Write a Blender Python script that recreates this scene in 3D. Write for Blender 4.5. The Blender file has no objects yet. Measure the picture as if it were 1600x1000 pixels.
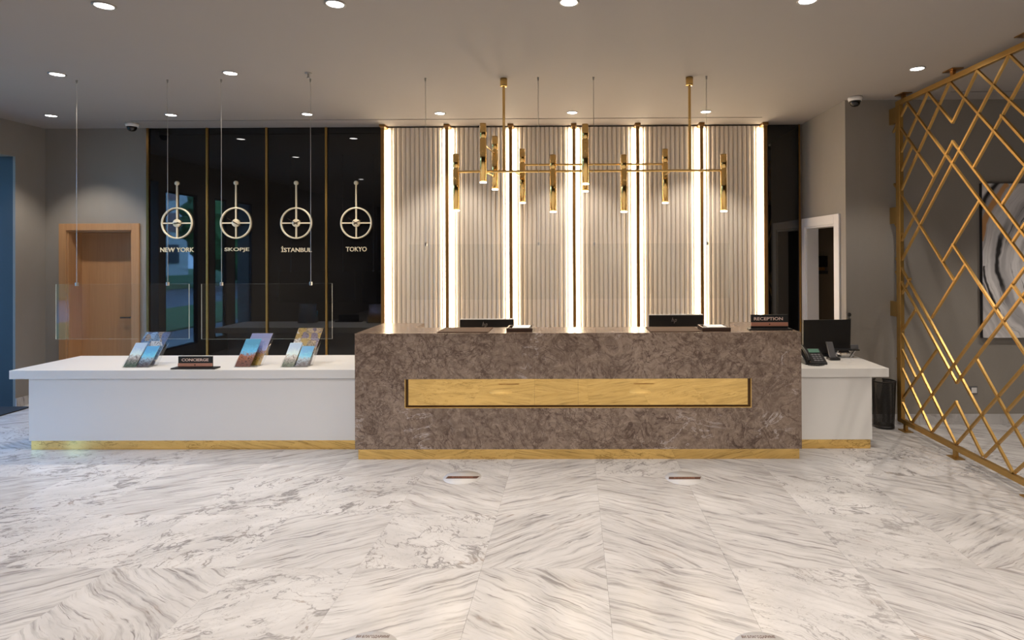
import bpy, bmesh, math, random
from mathutils import Vector, Matrix, Euler

random.seed(7)
scene = bpy.context.scene
C = scene.collection
PI = math.pi

# ------------------------------------------------------------------ camera
F = 940.0                       # focal length in pixels of the 1600x1000 frame
CX, CY = 888.87, 391.78         # principal point (shift lens)
YAW, PITCH, ROLL = .00785, .00446, -.00415
EYE = Vector((0, 0, 1.8))
fw = Vector((-math.sin(YAW) * math.cos(PITCH), math.cos(YAW) * math.cos(PITCH), math.sin(PITCH)))
rt = fw.cross(Vector((0, 0, 1))).normalized()
up = rt.cross(fw)
rt, up = rt * math.cos(ROLL) + up * math.sin(ROLL), up * math.cos(ROLL) - rt * math.sin(ROLL)
cam = bpy.data.cameras.new('camera')
cam.sensor_fit = 'HORIZONTAL'
cam.sensor_width = 36
cam.lens = F / 1600 * 36
cam.shift_x = (800 - CX) / 1600
cam.shift_y = (CY - 500) / 1600
cam.clip_end = 300
cam_ob = bpy.data.objects.new('camera', cam)
C.objects.link(cam_ob)
cam_ob.matrix_world = Matrix(((rt.x, up.x, -fw.x, EYE.x), (rt.y, up.y, -fw.y, EYE.y), (rt.z, up.z, -fw.z, EYE.z), (0, 0, 0, 1)))
scene.camera = cam_ob

def at(axis, value, x, y):
    """point where the ray through photo pixel x,y meets the plane axis=value"""
    d = rt * ((x - CX) / F) - up * ((y - CY) / F) + fw
    return EYE + d * ((value - EYE[axis]) / d[axis])

# ------------------------------------------------------------------ world, view
W = bpy.data.worlds.new('sky')
scene.world = W
W.use_nodes = True
W.node_tree.nodes['Background'].inputs[0].default_value = (.33, .58, 1.0, 1)
W.node_tree.nodes['Background'].inputs[1].default_value = 9.0
vs = scene.view_settings
vs.view_transform = 'Standard'
vs.look = 'None'
vs.gamma = 1
vs.use_curve_mapping = False
vs.exposure = 0.32

LED_POWER = 14.0
DOWN_POWER = 66.0
PEND_POWER = 6.0

# ------------------------------------------------------------------ key planes (metres)
ZC = 3.394      # ceiling
YB = 7.503      # back wall
XL = -6.632     # left wall
XR = 2.851      # short side wall with the white doorway
YR = 6.322      # front-facing wall on the right
YD = 5.255      # front of the stone desk
ZD = 1.105      # desk top
XD0, XD1 = -1.919, 1.978
YC = 5.513      # front edge of white counters
ZT = .740       # white counter top
XC0, XC1 = -5.212, 2.871
XS = 3.33       # lattice screen plane
SLOT = 7.10

# ------------------------------------------------------------------ node helpers
class NT:
    def __init__(s, name):
        s.m = bpy.data.materials.new(name)
        s.m.use_nodes = True
        s.t = s.m.node_tree
        s.b = s.t.nodes['Principled BSDF']
        s.out = s.t.nodes['Material Output']
    def n(s, kind, **kw):
        nd = s.t.nodes.new(kind)
        for k, v in kw.items():
            if k.startswith('i_'):
                nd.inputs[int(k[2:])].default_value = v
            else:
                setattr(nd, k, v)
        return nd
    def l(s, a, b):
        s.t.links.new(a, b)
    def co(s, scale=(1, 1, 1), rot=(0, 0, 0), kind='Object'):
        tc = s.n('ShaderNodeTexCoord')
        mp = s.n('ShaderNodeMapping')
        mp.inputs['Scale'].default_value = scale
        mp.inputs['Rotation'].default_value = rot
        s.l(tc.outputs[kind], mp.inputs[0])
        return mp.outputs[0]
    def noise(s, vec, scale=5, detail=6, rough=.6, dist=0):
        nd = s.n('ShaderNodeTexNoise')
        nd.inputs['Scale'].default_value = scale
        nd.inputs['Detail'].default_value = detail
        nd.inputs['Roughness'].default_value = rough
        nd.inputs['Distortion'].default_value = dist
        if vec is not None:
            s.l(vec, nd.inputs['Vector'])
        return nd.outputs[0]
    def ramp(s, fac, stops, interp='LINEAR'):
        r = s.n('ShaderNodeValToRGB')
        r.color_ramp.interpolation = interp
        e = r.color_ramp.elements
        while len(e) < len(stops):
            e.new(.5)
        for k, (p, c) in enumerate(stops):
            e[k].position = p
            e[k].color = (c, c, c, 1) if isinstance(c, (int, float)) else (*c, 1)
        s.l(fac, r.inputs[0])
        return r.outputs[0]
    def math(s, op, a, b=None):
        m = s.n('ShaderNodeMath', operation=op)
        for k, v in enumerate((a, b)):
            if v is None:
                continue
            if isinstance(v, (int, float)):
                m.inputs[k].default_value = v
            else:
                s.l(v, m.inputs[k])
        return m.outputs[0]
    def mix(s, fac, a, b, blend='MIX'):
        m = s.n('ShaderNodeMix', data_type='RGBA', blend_type=blend)
        for k, v in ((0, fac), (6, a), (7, b)):
            if isinstance(v, (int, float)):
                m.inputs[k].default_value = v
            elif isinstance(v, tuple):
                m.inputs[k].default_value = (*v, 1)
            else:
                s.l(v, m.inputs[k])
        return m.outputs[2]
    def bump(s, h, strength=.2, dist=.01):
        b = s.n('ShaderNodeBump')
        b.inputs['Strength'].default_value = strength
        b.inputs['Distance'].default_value = dist
        s.l(h, b.inputs['Height'])
        s.l(b.outputs[0], s.b.inputs['Normal'])

def plain(name, col, rough=.5, metal=0, grain=.06, gscale=40, spec=.5, coat=0):
    t = NT(name)
    v = t.noise(t.co(), gscale, 3)
    c = t.mix(v, tuple(x * (1 - grain) for x in col), tuple(min(1, x * (1 + grain)) for x in col))
    t.l(c, t.b.inputs['Base Color'])
    t.b.inputs['Roughness'].default_value = rough
    t.b.inputs['Metallic'].default_value = metal
    t.b.inputs['Specular IOR Level'].default_value = spec
    t.b.inputs['Coat Weight'].default_value = coat
    return t.m

def emit(name, col, strength):
    t = NT(name)
    t.b.inputs['Base Color'].default_value = (.8, .8, .8, 1)
    t.b.inputs['Emission Color'].default_value = (*col, 1)
    t.b.inputs['Emission Strength'].default_value = strength
    return t.m

def thin_glass(name, tint=(.96, .98, .97), refl=1.0, rough=0.0, ior=1.5):
    t = NT(name)
    tr = t.n('ShaderNodeBsdfTransparent')
    tr.inputs[0].default_value = (*tint, 1)
    gl = t.n('ShaderNodeBsdfGlossy')
    gl.inputs['Roughness'].default_value = rough
    lw = t.n('ShaderNodeLayerWeight')
    lw.inputs[0].default_value = .5
    f0 = ((ior - 1) / (ior + 1)) ** 2
    fres = t.math('ADD', t.math('MULTIPLY', t.math('POWER', lw.outputs['Facing'], 5), 1 - f0), f0)
    mx = t.n('ShaderNodeMixShader')
    t.l(t.math('MULTIPLY', fres, refl), mx.inputs[0])
    t.l(tr.outputs[0], mx.inputs[1])
    t.l(gl.outputs[0], mx.inputs[2])
    t.l(mx.outputs[0], t.out.inputs[0])
    return t.m

def floor_marble():
    # object colour: R = vein direction, G = seed, B = 0 streaky .. 1 crackled
    t = NT('white_marble')
    oi = t.n('ShaderNodeObjectInfo')
    sep = t.n('ShaderNodeSeparateColor')
    t.l(oi.outputs['Color'], sep.inputs[0])
    tc = t.n('ShaderNodeTexCoord')
    rot = t.n('ShaderNodeVectorRotate', rotation_type='Z_AXIS')
    t.l(tc.outputs['Object'], rot.inputs['Vector'])
    t.l(t.math('MULTIPLY', t.math('SUBTRACT', sep.outputs[0], .5), 2 * PI), rot.inputs['Angle'])
    off = t.n('ShaderNodeCombineXYZ')
    t.l(t.math('MULTIPLY', sep.outputs[1], 91.0), off.inputs[0])
    t.l(t.math('MULTIPLY', sep.outputs[1], 37.0), off.inputs[1])
    add = t.n('ShaderNodeVectorMath', operation='ADD')
    t.l(rot.outputs[0], add.inputs[0])
    t.l(off.outputs[0], add.inputs[1])
    p = add.outputs[0]
    def mapped(sc):
        mp = t.n('ShaderNodeMapping')
        mp.inputs['Scale'].default_value = sc
        t.l(p, mp.inputs[0])
        return mp.outputs[0]
    warp = t.n('ShaderNodeTexNoise')
    warp.inputs['Scale'].default_value = 2.2
    warp.inputs['Detail'].default_value = 4
    t.l(p, warp.inputs['Vector'])
    wv = t.n('ShaderNodeVectorMath', operation='SCALE')
    wv.inputs['Scale'].default_value = .28
    t.l(warp.outputs['Color'], wv.inputs[0])
    # streaks along local X
    ws = t.n('ShaderNodeVectorMath', operation='SCALE')
    ws.inputs['Scale'].default_value = .16
    t.l(warp.outputs['Color'], ws.inputs[0])
    pa = t.n('ShaderNodeVectorMath', operation='ADD')
    t.l(p, pa.inputs[0]); t.l(ws.outputs[0], pa.inputs[1])
    m1 = t.n('ShaderNodeMapping'); m1.inputs['Scale'].default_value = (1.2, 17, 1)
    t.l(pa.outputs[0], m1.inputs[0])
    s1 = t.noise(m1.outputs[0], 1.6, 8, .62, .4)
    streak = t.ramp(s1, [(.33, .9), (.41, .42), (.5, .10), (.7, 0)])
    m2 = t.n('ShaderNodeMapping'); m2.inputs['Scale'].default_value = (2.0, 34, 1)
    t.l(pa.outputs[0], m2.inputs[0])
    s2 = t.noise(m2.outputs[0], 1.9, 5, .6, .6)
    thin = t.ramp(s2, [(.32, 1), (.385, .4), (.44, 0)])
    streak = t.math('MAXIMUM', streak, thin)
    # branching veins: ridges of warped noise, wide in some patches and hair-thin elsewhere
    pb = t.n('ShaderNodeVectorMath', operation='ADD')
    t.l(p, pb.inputs[0]); t.l(wv.outputs[0], pb.inputs[1])
    patch = t.noise(mapped((1, 1, 1)), 2.6, 3)
    mp3 = t.n('ShaderNodeMapping'); mp3.inputs['Scale'].default_value = (1, 1.9, 1)
    t.l(pb.outputs[0], mp3.inputs[0])
    r1 = t.math('ABSOLUTE', t.math('SUBTRACT', t.noise(mp3.outputs[0], 3.2, 9, .6, .5), .5))
    r2 = t.math('ABSOLUTE', t.math('SUBTRACT', t.noise(mp3.outputs[0], 6.5, 7, .62, .9), .5))
    w1 = t.ramp(patch, [(.38, .006), (.56, .022), (.66, .07)])
    c1 = t.ramp(t.math('DIVIDE', r1, w1), [(0, 1), (.55, .5), (1, 0)])
    c2 = t.math('MULTIPLY', t.ramp(r2, [(0, .75), (.007, .35), (.016, 0)]), t.ramp(patch, [(.4, .25), (.6, 1)]))
    crack = t.math('MAXIMUM', c1, c2)
    vein = t.mix(sep.outputs[2], streak, crack)
    cloud = t.noise(mapped((1, 2.5, 1)), 1.7, 4)
    base = t.ramp(cloud, [(.3, (.50, .485, .485)), (.65, (.64, .625, .625))])
    vcol = t.ramp(t.noise(mapped((1, 1, 1)), 4, 3), [(.4, (.12, .112, .118)), (.6, (.17, .15, .14)), (.72, (.24, .17, .12))])
    col = t.mix(t.math('MULTIPLY', vein, .80), base, vcol)
    t.l(col, t.b.inputs['Base Color'])
    t.b.inputs['Roughness'].default_value = .23
    t.b.inputs['Specular IOR Level'].default_value = .42
    return t.m

def brown_stone():
    t = NT('brown_stone')
    oi = t.n('ShaderNodeObjectInfo')
    p0 = t.co((1, 1, 1), (.2, .4, .1))
    va = t.n('ShaderNodeVectorMath', operation='ADD')
    t.l(p0, va.inputs[0])
    t.l(t.math('MULTIPLY', oi.outputs['Random'], 23.0), va.inputs[1])
    p = va.outputs[0]
    n1 = t.noise(p, 7.0, 15, .80, 1.8)
    big = t.noise(p, 1.6, 3)
    n1 = t.math('ADD', n1, t.math('MULTIPLY', t.math('SUBTRACT', big, .5), .35))
    base = t.ramp(n1, [(.30, (.085, .055, .04)), (.43, (.185, .13, .098)), (.55, (.285, .21, .162)), (.75, (.42, .325, .26))])
    n2 = t.noise(p, 5.0, 14, .76, 3.2)
    dark = t.ramp(n2, [(.37, .95), (.43, .75), (.465, 0)])
    dark = t.math('MULTIPLY', dark, t.ramp(t.noise(p, 2.3, 4, .6), [(.40, .12), (.60, 1)]))
    lite = t.ramp(t.noise(p, 8.0, 12, .75, 2.6), [(.54, 0), (.62, .5)])
    base = t.mix(lite, base, (.44, .345, .28))
    c = t.mix(dark, base, (.085, .052, .04))
    n3 = t.noise(p, 2.6, 8, .6, 1.6)
    vein = t.ramp(t.math('ABSOLUTE', t.math('SUBTRACT', n3, .5)), [(0, .8), (.006, .5), (.014, 0)])
    c = t.mix(vein, c, (.085, .052, .04))
    n5 = t.noise(p, 5.5, 10, .66, 1.4)
    v5 = t.math('MULTIPLY', t.ramp(t.math('ABSOLUTE', t.math('SUBTRACT', n5, .5)), [(0, .9), (.010, .5), (.022, 0)]), t.ramp(t.noise(p, 1.7, 3), [(.42, .1), (.56, 1)]))
    c = t.mix(v5, c, (.075, .045, .034))
    n4 = t.noise(t.co((1, 1, 1.8), (0, .5, 0)), 2.1, 9, .62, 1.2)
    msk = t.ramp(t.noise(t.co(), 1.9, 2), [(.56, 0), (.62, 1)])
    wv = t.math('MULTIPLY', t.ramp(t.math('ABSOLUTE', t.math('SUBTRACT', n4, .52)), [(0, 1), (.006, .6), (.012, 0)]), msk)
    c = t.mix(wv, c, (.52, .45, .42))
    t.l(c, t.b.inputs['Base Color'])
    t.b.inputs['Roughness'].default_value = .2
    return t.m

def gold_mirror():
    t = NT('polished_gold_sheet')
    n = t.noise(t.co((1, 1, 3)), 4, 4)
    t.l(t.mix(n, (.90, .60, .20), (.97, .68, .26)), t.b.inputs['Base Color'])
    t.b.inputs['Roughness'].default_value = .025
    t.b.inputs['Metallic'].default_value = 1
    return t.m

def wallpaper(name, a, b):
    t = NT(name)
    n1 = t.noise(t.co((1, 1, .5)), 3.0, 5)
    n2 = t.noise(t.co((60, 60, 45)), 3.0, 3)
    c = t.mix(t.math('ADD', t.math('MULTIPLY', n1, .6), t.math('MULTIPLY', n2, .4)), a, b)
    t.l(c, t.b.inputs['Base Color'])
    t.b.inputs['Roughness'].default_value = .55
    t.bump(n2, .25, .002)
    return t.m

def wood():
    t = NT('oak_veneer')
    n1 = t.noise(t.co((26, 26, 1.1)), 1.5, 6, .6, .5)
    n2 = t.noise(t.co((90, 90, 2)), 1.5, 4)
    c = t.mix(t.math('ADD', t.math('MULTIPLY', n1, .7), t.math('MULTIPLY', n2, .3)), (.36, .18, .075), (.58, .335, .165))
    t.l(c, t.b.inputs['Base Color'])
    t.b.inputs['Roughness'].default_value = .35
    return t.m

def black_glass():
    t = NT('black_glass')
    n = t.noise(t.co(), 2, 2)
    t.l(t.mix(n, (.004, .004, .005), (.007, .007, .008)), t.b.inputs['Base Color'])
    t.b.inputs['Roughness'].default_value = .02
    t.b.inputs['IOR'].default_value = 1.6
    return t.m

def fluted():
    t = NT('beige_fluting')
    n = t.noise(t.co((8, 8, .6)), 3, 4)
    t.l(t.mix(n, (.66, .60, .525), (.73, .67, .595)), t.b.inputs['Base Color'])
    t.b.inputs['Roughness'].default_value = .5
    return t.m

def canvas_art():
    # object space: x to the right, z up, origin at the canvas bottom left corner
    t = NT('swirl_painting')
    tc = t.n('ShaderNodeTexCoord')
    sp = t.n('ShaderNodeSeparateXYZ')
    t.l(tc.outputs['Object'], sp.inputs[0])
    nz = t.noise(tc.outputs['Object'], 2.2, 3)
    dx = t.math('SUBTRACT', sp.outputs[0], .86)
    dz = t.math('MULTIPLY', t.math('SUBTRACT', sp.outputs[2], .80), .84)
    r = t.math('SQRT', t.math('ADD', t.math('MULTIPLY', dx, dx), t.math('MULTIPLY', dz, dz)))
    ang = t.math('ARCTAN2', dz, t.math('MULTIPLY', dx, -1))
    rr = t.math('ADD', r, t.math('MULTIPLY', t.math('SUBTRACT', nz, .5), .16))
    cv = t.n('ShaderNodeCombineXYZ')
    t.l(t.math('MULTIPLY', rr, 34), cv.inputs[0])
    t.l(t.math('MULTIPLY', ang, .8), cv.inputs[1])
    fine = t.noise(cv.outputs[0], 1.0, 5, .7)
    cv2 = t.n('ShaderNodeCombineXYZ')
    t.l(t.math('MULTIPLY', rr, 7), cv2.inputs[0])
    t.l(t.math('MULTIPLY', ang, .5), cv2.inputs[1])
    broad = t.noise(cv2.outputs[0], 1.0, 3, .5)
    base = t.mix(fine, (.52, .50, .50), (.93, .91, .91))
    base = t.mix(t.ramp(broad, [(.42, .65), (.55, 0)]), base, (.26, .25, .26))
    # two broad black brush arcs on the left and fine dark lines
    arc = t.math('ABSOLUTE', t.math('SUBTRACT', rr, .70))
    left = t.ramp(t.math('ABSOLUTE', t.math('ADD', ang, .02)), [(.28, 1), (.62, 0)])
    a1 = t.math('MULTIPLY', t.ramp(arc, [(.012, 1), (.032, 0)]), left)
    arc2 = t.math('ABSOLUTE', t.math('SUBTRACT', rr, .83))
    a2 = t.math('MULTIPLY', t.ramp(arc2, [(.006, 1), (.018, 0)]), t.math('MULTIPLY', t.math('LESS_THAN', ang, -.05), t.math('GREATER_THAN', ang, -.75)))
    a3 = t.math('MULTIPLY', t.ramp(t.math('ABSOLUTE', t.math('SUBTRACT', rr, .99)), [(.01, 1), (.035, 0)]), t.math('MULTIPLY', t.math('LESS_THAN', ang, 1.4), t.math('GREATER_THAN', ang, .35)))
    lines = t.math('MULTIPLY', t.ramp(fine, [(.36, 1), (.40, 0)]), .75)
    k = t.math('MAXIMUM', t.math('MAXIMUM', a1, a2), t.math('MAXIMUM', a3, lines))
    c = t.mix(k, base, (.02, .018, .02))
    og = t.math('MULTIPLY', t.ramp(t.math('ABSOLUTE', t.math('SUBTRACT', rr, .90)), [(.022, 1), (.036, 0)]), t.math('MULTIPLY', t.math('LESS_THAN', ang, .85), t.math('GREATER_THAN', ang, .2)))
    c = t.mix(og, c, (.62, .33, .14))
    t.l(c, t.b.inputs['Base Color'])
    t.b.inputs['Roughness'].default_value = .6
    return t.m

def leaflet(name, top, mid, low, seed, collage=False):
    """printed brochure cover: object z runs up the cover"""
    t = NT(name)
    tc = t.n('ShaderNodeTexCoord')
    sp = t.n('ShaderNodeSeparateXYZ')
    t.l(tc.outputs['Generated'], sp.inputs[0])
    nz = t.noise(t.co((1, 1, 1), (0, 0, seed)), 45, 6, .7)
    f = t.math('ADD', sp.outputs[2], t.math('MULTIPLY', t.math('SUBTRACT', nz, .5), .6))
    c = t.ramp(f, [(.12, low), (.38, mid), (.52, tuple(min(1, x * 1.5) for x in top)), (.8, top)])
    spk = t.ramp(t.noise(t.co((1, 1, 1.4), (0, 0, seed)), 70, 3), [(.38, 1), (.46, 0)])
    c = t.mix(t.math('MULTIPLY', spk, t.ramp(f, [(.4, .8), (.5, 0)])), c, (.03, .025, .03))
    if collage:
        vo = t.n('ShaderNodeTexVoronoi', distance='CHEBYCHEV')
        vo.inputs['Scale'].default_value = 16
        vo.inputs['Randomness'].default_value = .55
        t.l(t.co((1, 1, 1), (0, 0, seed)), vo.inputs['Vector'])
        cc = t.n('ShaderNodeSeparateColor')
        t.l(vo.outputs['Color'], cc.inputs[0])
        pal = t.ramp(cc.outputs[0], [(.0, top), (.25, mid), (.45, low), (.65, (.75, .73, .7)), (.85, tuple(x * .6 for x in top))], 'CONSTANT')
        c = t.mix(.8, c, pal)
        c = t.mix(t.math('MULTIPLY', spk, .7), c, (.05, .05, .05))
    t.l(c, t.b.inputs['Base Color'])
    t.b.inputs['Roughness'].default_value = .25
    return t.m

def foliage(name, a, b):
    t = NT(name)
    n = t.noise(t.co(), 6, 4)
    t.l(t.mix(n, a, b), t.b.inputs['Base Color'])
    t.b.inputs['Roughness'].default_value = .7
    return t.m

def bin_mesh():
    t = NT('black_wire_mesh')
    tc = t.n('ShaderNodeTexCoord')
    sp = t.n('ShaderNodeSeparateXYZ')
    t.l(tc.outputs['Object'], sp.inputs[0])
    ang = t.math('MULTIPLY', t.math('ARCTAN2', sp.outputs[1], sp.outputs[0]), 55)
    z = t.math('MULTIPLY', sp.outputs[2], 520)
    k = t.math('MINIMUM', t.math('SINE', t.math('ADD', ang, z)), t.math('SINE', t.math('SUBTRACT', ang, z)))
    hole = t.math('GREATER_THAN', k, -.1)
    tr = t.n('ShaderNodeBsdfTransparent')
    mx = t.n('ShaderNodeMixShader')
    t.b.inputs['Base Color'].default_value = (.012, .011, .011, 1)
    t.b.inputs['Roughness'].default_value = .45
    t.l(hole, mx.inputs[0])
    t.l(t.b.outputs[0], mx.inputs[1])
    t.l(tr.outputs[0], mx.inputs[2])
    t.l(mx.outputs[0], t.out.inputs[0])
    return t.m

M = dict(
    marble=floor_marble(), stone=brown_stone(), goldsheet=gold_mirror(),
    grey=wallpaper('grey_wallpaper', (.235, .215, .19), (.32, .295, .265)),
    ceiling=plain('ceiling_paint', (.315, .29, .27), .8, 0, .015, 3),
    grout=plain('grout', (.42, .40, .38), .7),
    white=plain('white_solid_surface', (.78, .77, .755), .28, 0, .01, 8),
    whitepaint=plain('white_paint', (.78, .76, .75), .45, 0, .02),
    brass=plain('polished_brass', (.83, .55, .20), .12, 1, .04, 6),
    bronze=plain('bronze_metal', (.40, .22, .075), .3, 1, .08, 8),
    goldpaint=plain('gold_satin_metal', (.46, .275, .08), .36, .8, .07, 14),
    clockgold=plain('pale_gold_metal', (.88, .77, .55), .42, .15, .04, 10),
    handdark=plain('dark_bronze_hands', (.10, .06, .03), .4, .6),
    blackglass=black_glass(), fluted=fluted(), oak=wood(),
    black=plain('black_plastic', (.012, .012, .013), .38),
    blackmatte=plain('matt_black', (.02, .019, .019), .7),
    screen=plain('dark_screen', (.006, .006, .007), .12),
    darkslot=plain('slot_black', (.03, .027, .024), .8),
    copper=plain('copper_strip', (.74, .36, .25), .32, .7, .04),
    leather=plain('brown_leather', (.085, .05, .034), .75, 0, .12, 120, .15),
    darkleather=plain('dark_brown_leather', (.05, .025, .016), .4, 0, .1, 90),
    paper=plain('white_paper', (.85, .85, .84), .7, 0, .01),
    silver=plain('brushed_steel', (.62, .62, .63), .3, 1, .03),
    wire=plain('steel_wire', (.45, .43, .41), .35, .8, .03),
    glass=thin_glass('clear_screen_glass', (.988, .994, .993), .8),
    glassedge=plain('glass_edge', (.62, .70, .70), .2, 0, .02),
    acrylic=thin_glass('clear_acrylic', (.985, .99, .995), .8, .05),
    glazing=thin_glass('window_glazing', (.80, .90, .95), 1.0),
    navy=plain('dark_blue_frame', (.012, .02, .03), .4),
    mat=plain('dark_mat', (.012, .014, .02), .9, 0, .3, 300),
    navywall=plain('dark_blue_grey_wall', (.035, .047, .06), .6, 0, .05, 8),
    letter=plain('pale_copper_letter', (.86, .66, .56), .4, .1, .03),
    postbronze=plain('dark_bronze_post', (.27, .14, .04), .42, .5, .08, 8),
    art=canvas_art(), binmesh=bin_mesh(),
    led=emit('warm_led', (1.0, .80, .54), LED_POWER),
    lens=emit('downlight_lens', (1.0, .97, .93), 14),
    pendlens=emit('pendant_lens', (1.0, .93, .82), 9),
    trimring=plain('downlight_trim', (.32, .31, .30), .4, .3),
    greyplastic=plain('grey_plastic', (.13, .13, .14), .45),
    lcd=plain('green_lcd', (.10, .22, .17), .25),
    sticker=plain('frosted_white_vinyl', (.62, .605, .605), .4, 0, .02),
    stickerband=plain('brown_print', (.11, .05, .035), .4, 0, .05),
    darkroom=plain('brown_corridor_wall', (.13, .10, .07), .7, 0, .04, 6),
    lobbydark=plain('dark_lobby_wall', (.03, .031, .034), .6, 0, .06, 6),
    grass=foliage('lawn', (.05, .14, .03), (.10, .22, .05)),
    asphalt=plain('asphalt', (.20, .22, .25), .8, 0, .08, 30),
    leaf1=foliage('leaves_dark', (.015, .07, .02), (.05, .19, .05)),
    leaf2=foliage('leaves_light', (.03, .12, .02), (.12, .30, .07)),
    bark=plain('bark', (.06, .045, .03), .9),
    stucco=plain('white_stucco', (.75, .72, .70), .8),
    pinkshade=plain('pink_blind', (.42, .22, .20), .7),
)

# ------------------------------------------------------------------ mesh helpers
class MB:
    def __init__(s):
        s.v, s.f, s.mi, s.mats, s.smooth = [], [], [], [], []
        s.cur = 0
    def poly(s, pts, faces, smooth=False):
        o = len(s.v)
        s.v += [Vector(p) for p in pts]
        for f in faces:
            s.f.append([o + i for i in f]); s.mi.append(s.cur); s.smooth.append(smooth)
        return s
    def box(s, x0, x1, y0, y1, z0, z1):
        p = [(x, y, z) for z in (z0, z1) for y in (y0, y1) for x in (x0, x1)]
        return s.poly(p, [(0, 2, 3, 1), (4, 5, 7, 6), (0, 1, 5, 4), (2, 6, 7, 3), (0, 4, 6, 2), (1, 3, 7, 5)])
    def obox(s, c, ex, ey, ez):
        c, ex, ey, ez = map(Vector, (c, ex, ey, ez))
        p = [c + ex * i + ey * j + ez * k for k in (-1, 1) for j in (-1, 1) for i in (-1, 1)]
        return s.poly(p, [(0, 2, 3, 1), (4, 5, 7, 6), (0, 1, 5, 4), (2, 6, 7, 3), (0, 4, 6, 2), (1, 3, 7, 5)])
    def bar(s, a, b, w, h, side=(1, 0, 0)):
        """square bar from a to b; w = width along `side`, h = the other width"""
        a, b, side = Vector(a), Vector(b), Vector(side)
        d = (b - a)
        n = d.normalized().cross(side).normalized()
        return s.obox((a + b) / 2, d / 2, side * w / 2, n * h / 2)
    def cyl(s, a, b, r0, r1=None, n=20, cap=True):
        a, b = Vector(a), Vector(b)
        r1 = r0 if r1 is None else r1
        d = (b - a).normalized()
        u = d.orthogonal().normalized(); w = d.cross(u)
        ring = [u * math.cos(2 * PI * k / n) + w * math.sin(2 * PI * k / n) for k in range(n)]
        s.poly([a + q * r0 for q in ring] + [b + q * r1 for q in ring], [(k, (k + 1) % n, n + (k + 1) % n, n + k) for k in range(n)], True)
        if cap:
            s.poly([a + q * r0 for q in ring], [tuple(range(n - 1, -1, -1))])
            s.poly([b + q * r1 for q in ring], [tuple(range(n))])
        return s
    def lathe(s, c, prof, n=28, axis='Z', close=False):
        c = Vector(c)
        rows = []
        for r, h in prof:
            for k in range(n):
                a = 2 * PI * k / n
                rows.append(c + (Vector((r * math.cos(a), r * math.sin(a), h)) if axis == 'Z' else Vector((r * math.cos(a), h, r * math.sin(a)))))
        m = len(prof)
        fs = []
        for i in range(m if close else m - 1):
            j = (i + 1) % m
            for k in range(n):
                q = (i * n + k, i * n + (k + 1) % n, j * n + (k + 1) % n, j * n + k)
                fs.append(q if axis == 'Z' else q[::-1])
        return s.poly(rows, fs, True)
    def tube(s, pts, r, n=8):
        pts = [Vector(p) for p in pts]
        rows = []
        u = None
        for i, p in enumerate(pts):
            d = (pts[min(i + 1, len(pts) - 1)] - pts[max(i - 1, 0)]).normalized()
            u = d.orthogonal().normalized() if u is None else (u - d * u.dot(d)).normalized()
            w = d.cross(u)
            rows += [p + (u * math.cos(2 * PI * k / n) + w * math.sin(2 * PI * k / n)) * r for k in range(n)]
        fs = [(i * n + k, i * n + (k + 1) % n, (i + 1) * n + (k + 1) % n, (i + 1) * n + k) for i in range(len(pts) - 1) for k in range(n)]
        fs += [tuple(range(n - 1, -1, -1)), tuple((len(pts) - 1) * n + k for k in range(n))]
        return s.poly(rows, fs, True)
    def mat(s, m):
        if m not in s.mats:
            s.mats.append(m)
        s.cur = s.mats.index(m)
        return s
    def mesh(s, name, m=None, origin=(0, 0, 0), bevel=0):
        me = bpy.data.meshes.new(name)
        o = Vector(origin)
        me.from_pydata([tuple(p - o) for p in s.v], [], s.f)
        mats = s.mats or [m]
        if s.mats and m is not None and m not in mats:
            pass
        for q in mats:
            me.materials.append(M[q])
        for p, i, sm in zip(me.polygons, s.mi, s.smooth):
            p.material_index = i
            p.use_smooth = sm
        if bevel:
            bm = bmesh.new(); bm.from_mesh(me)
            bmesh.ops.remove_doubles(bm, verts=bm.verts, dist=1e-6)
            ed = [e for e in bm.edges if len(e.link_faces) == 2 and e.calc_face_angle(0) > .6]
            bmesh.ops.bevel(bm, geom=ed, offset=bevel, segments=2, profile=.5, affect='EDGES')
            bm.to_mesh(me); bm.free()
        me.update()
        return me
    def build(s, name, m=None, parent=None, bevel=0):
        """mesh points are world points; the object sits at its thing's base"""
        if parent is not None:
            root = parent
            while root.parent is not None:
                root = root.parent
            org = root.location
        else:
            xs = [p for p in s.v]
            org = Vector(((min(p.x for p in xs) + max(p.x for p in xs)) / 2, (min(p.y for p in xs) + max(p.y for p in xs)) / 2, min(p.z for p in xs)))
        ob = bpy.data.objects.new(name, s.mesh(name, m, org, bevel))
        C.objects.link(ob)
        if parent is not None:
            ob.parent = parent
        else:
            ob.location = org
        return ob

def tag(o, label, cat, group=None):
    o['label'] = label
    o['category'] = cat
    if group:
        o['group'] = group
    return o

def thing(name, label, cat, loc, group=None):
    o = bpy.data.objects.new(name, None)
    o.empty_display_size = .1
    C.objects.link(o)
    o.location = loc
    return tag(o, label, cat, group)

def structure(o):
    o['kind'] = 'structure'
    return o

def struct_root(name, loc=(0, 0, 0)):
    o = bpy.data.objects.new(name, None)
    o.empty_display_size = .1
    C.objects.link(o)
    o.location = loc
    return structure(o)

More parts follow.
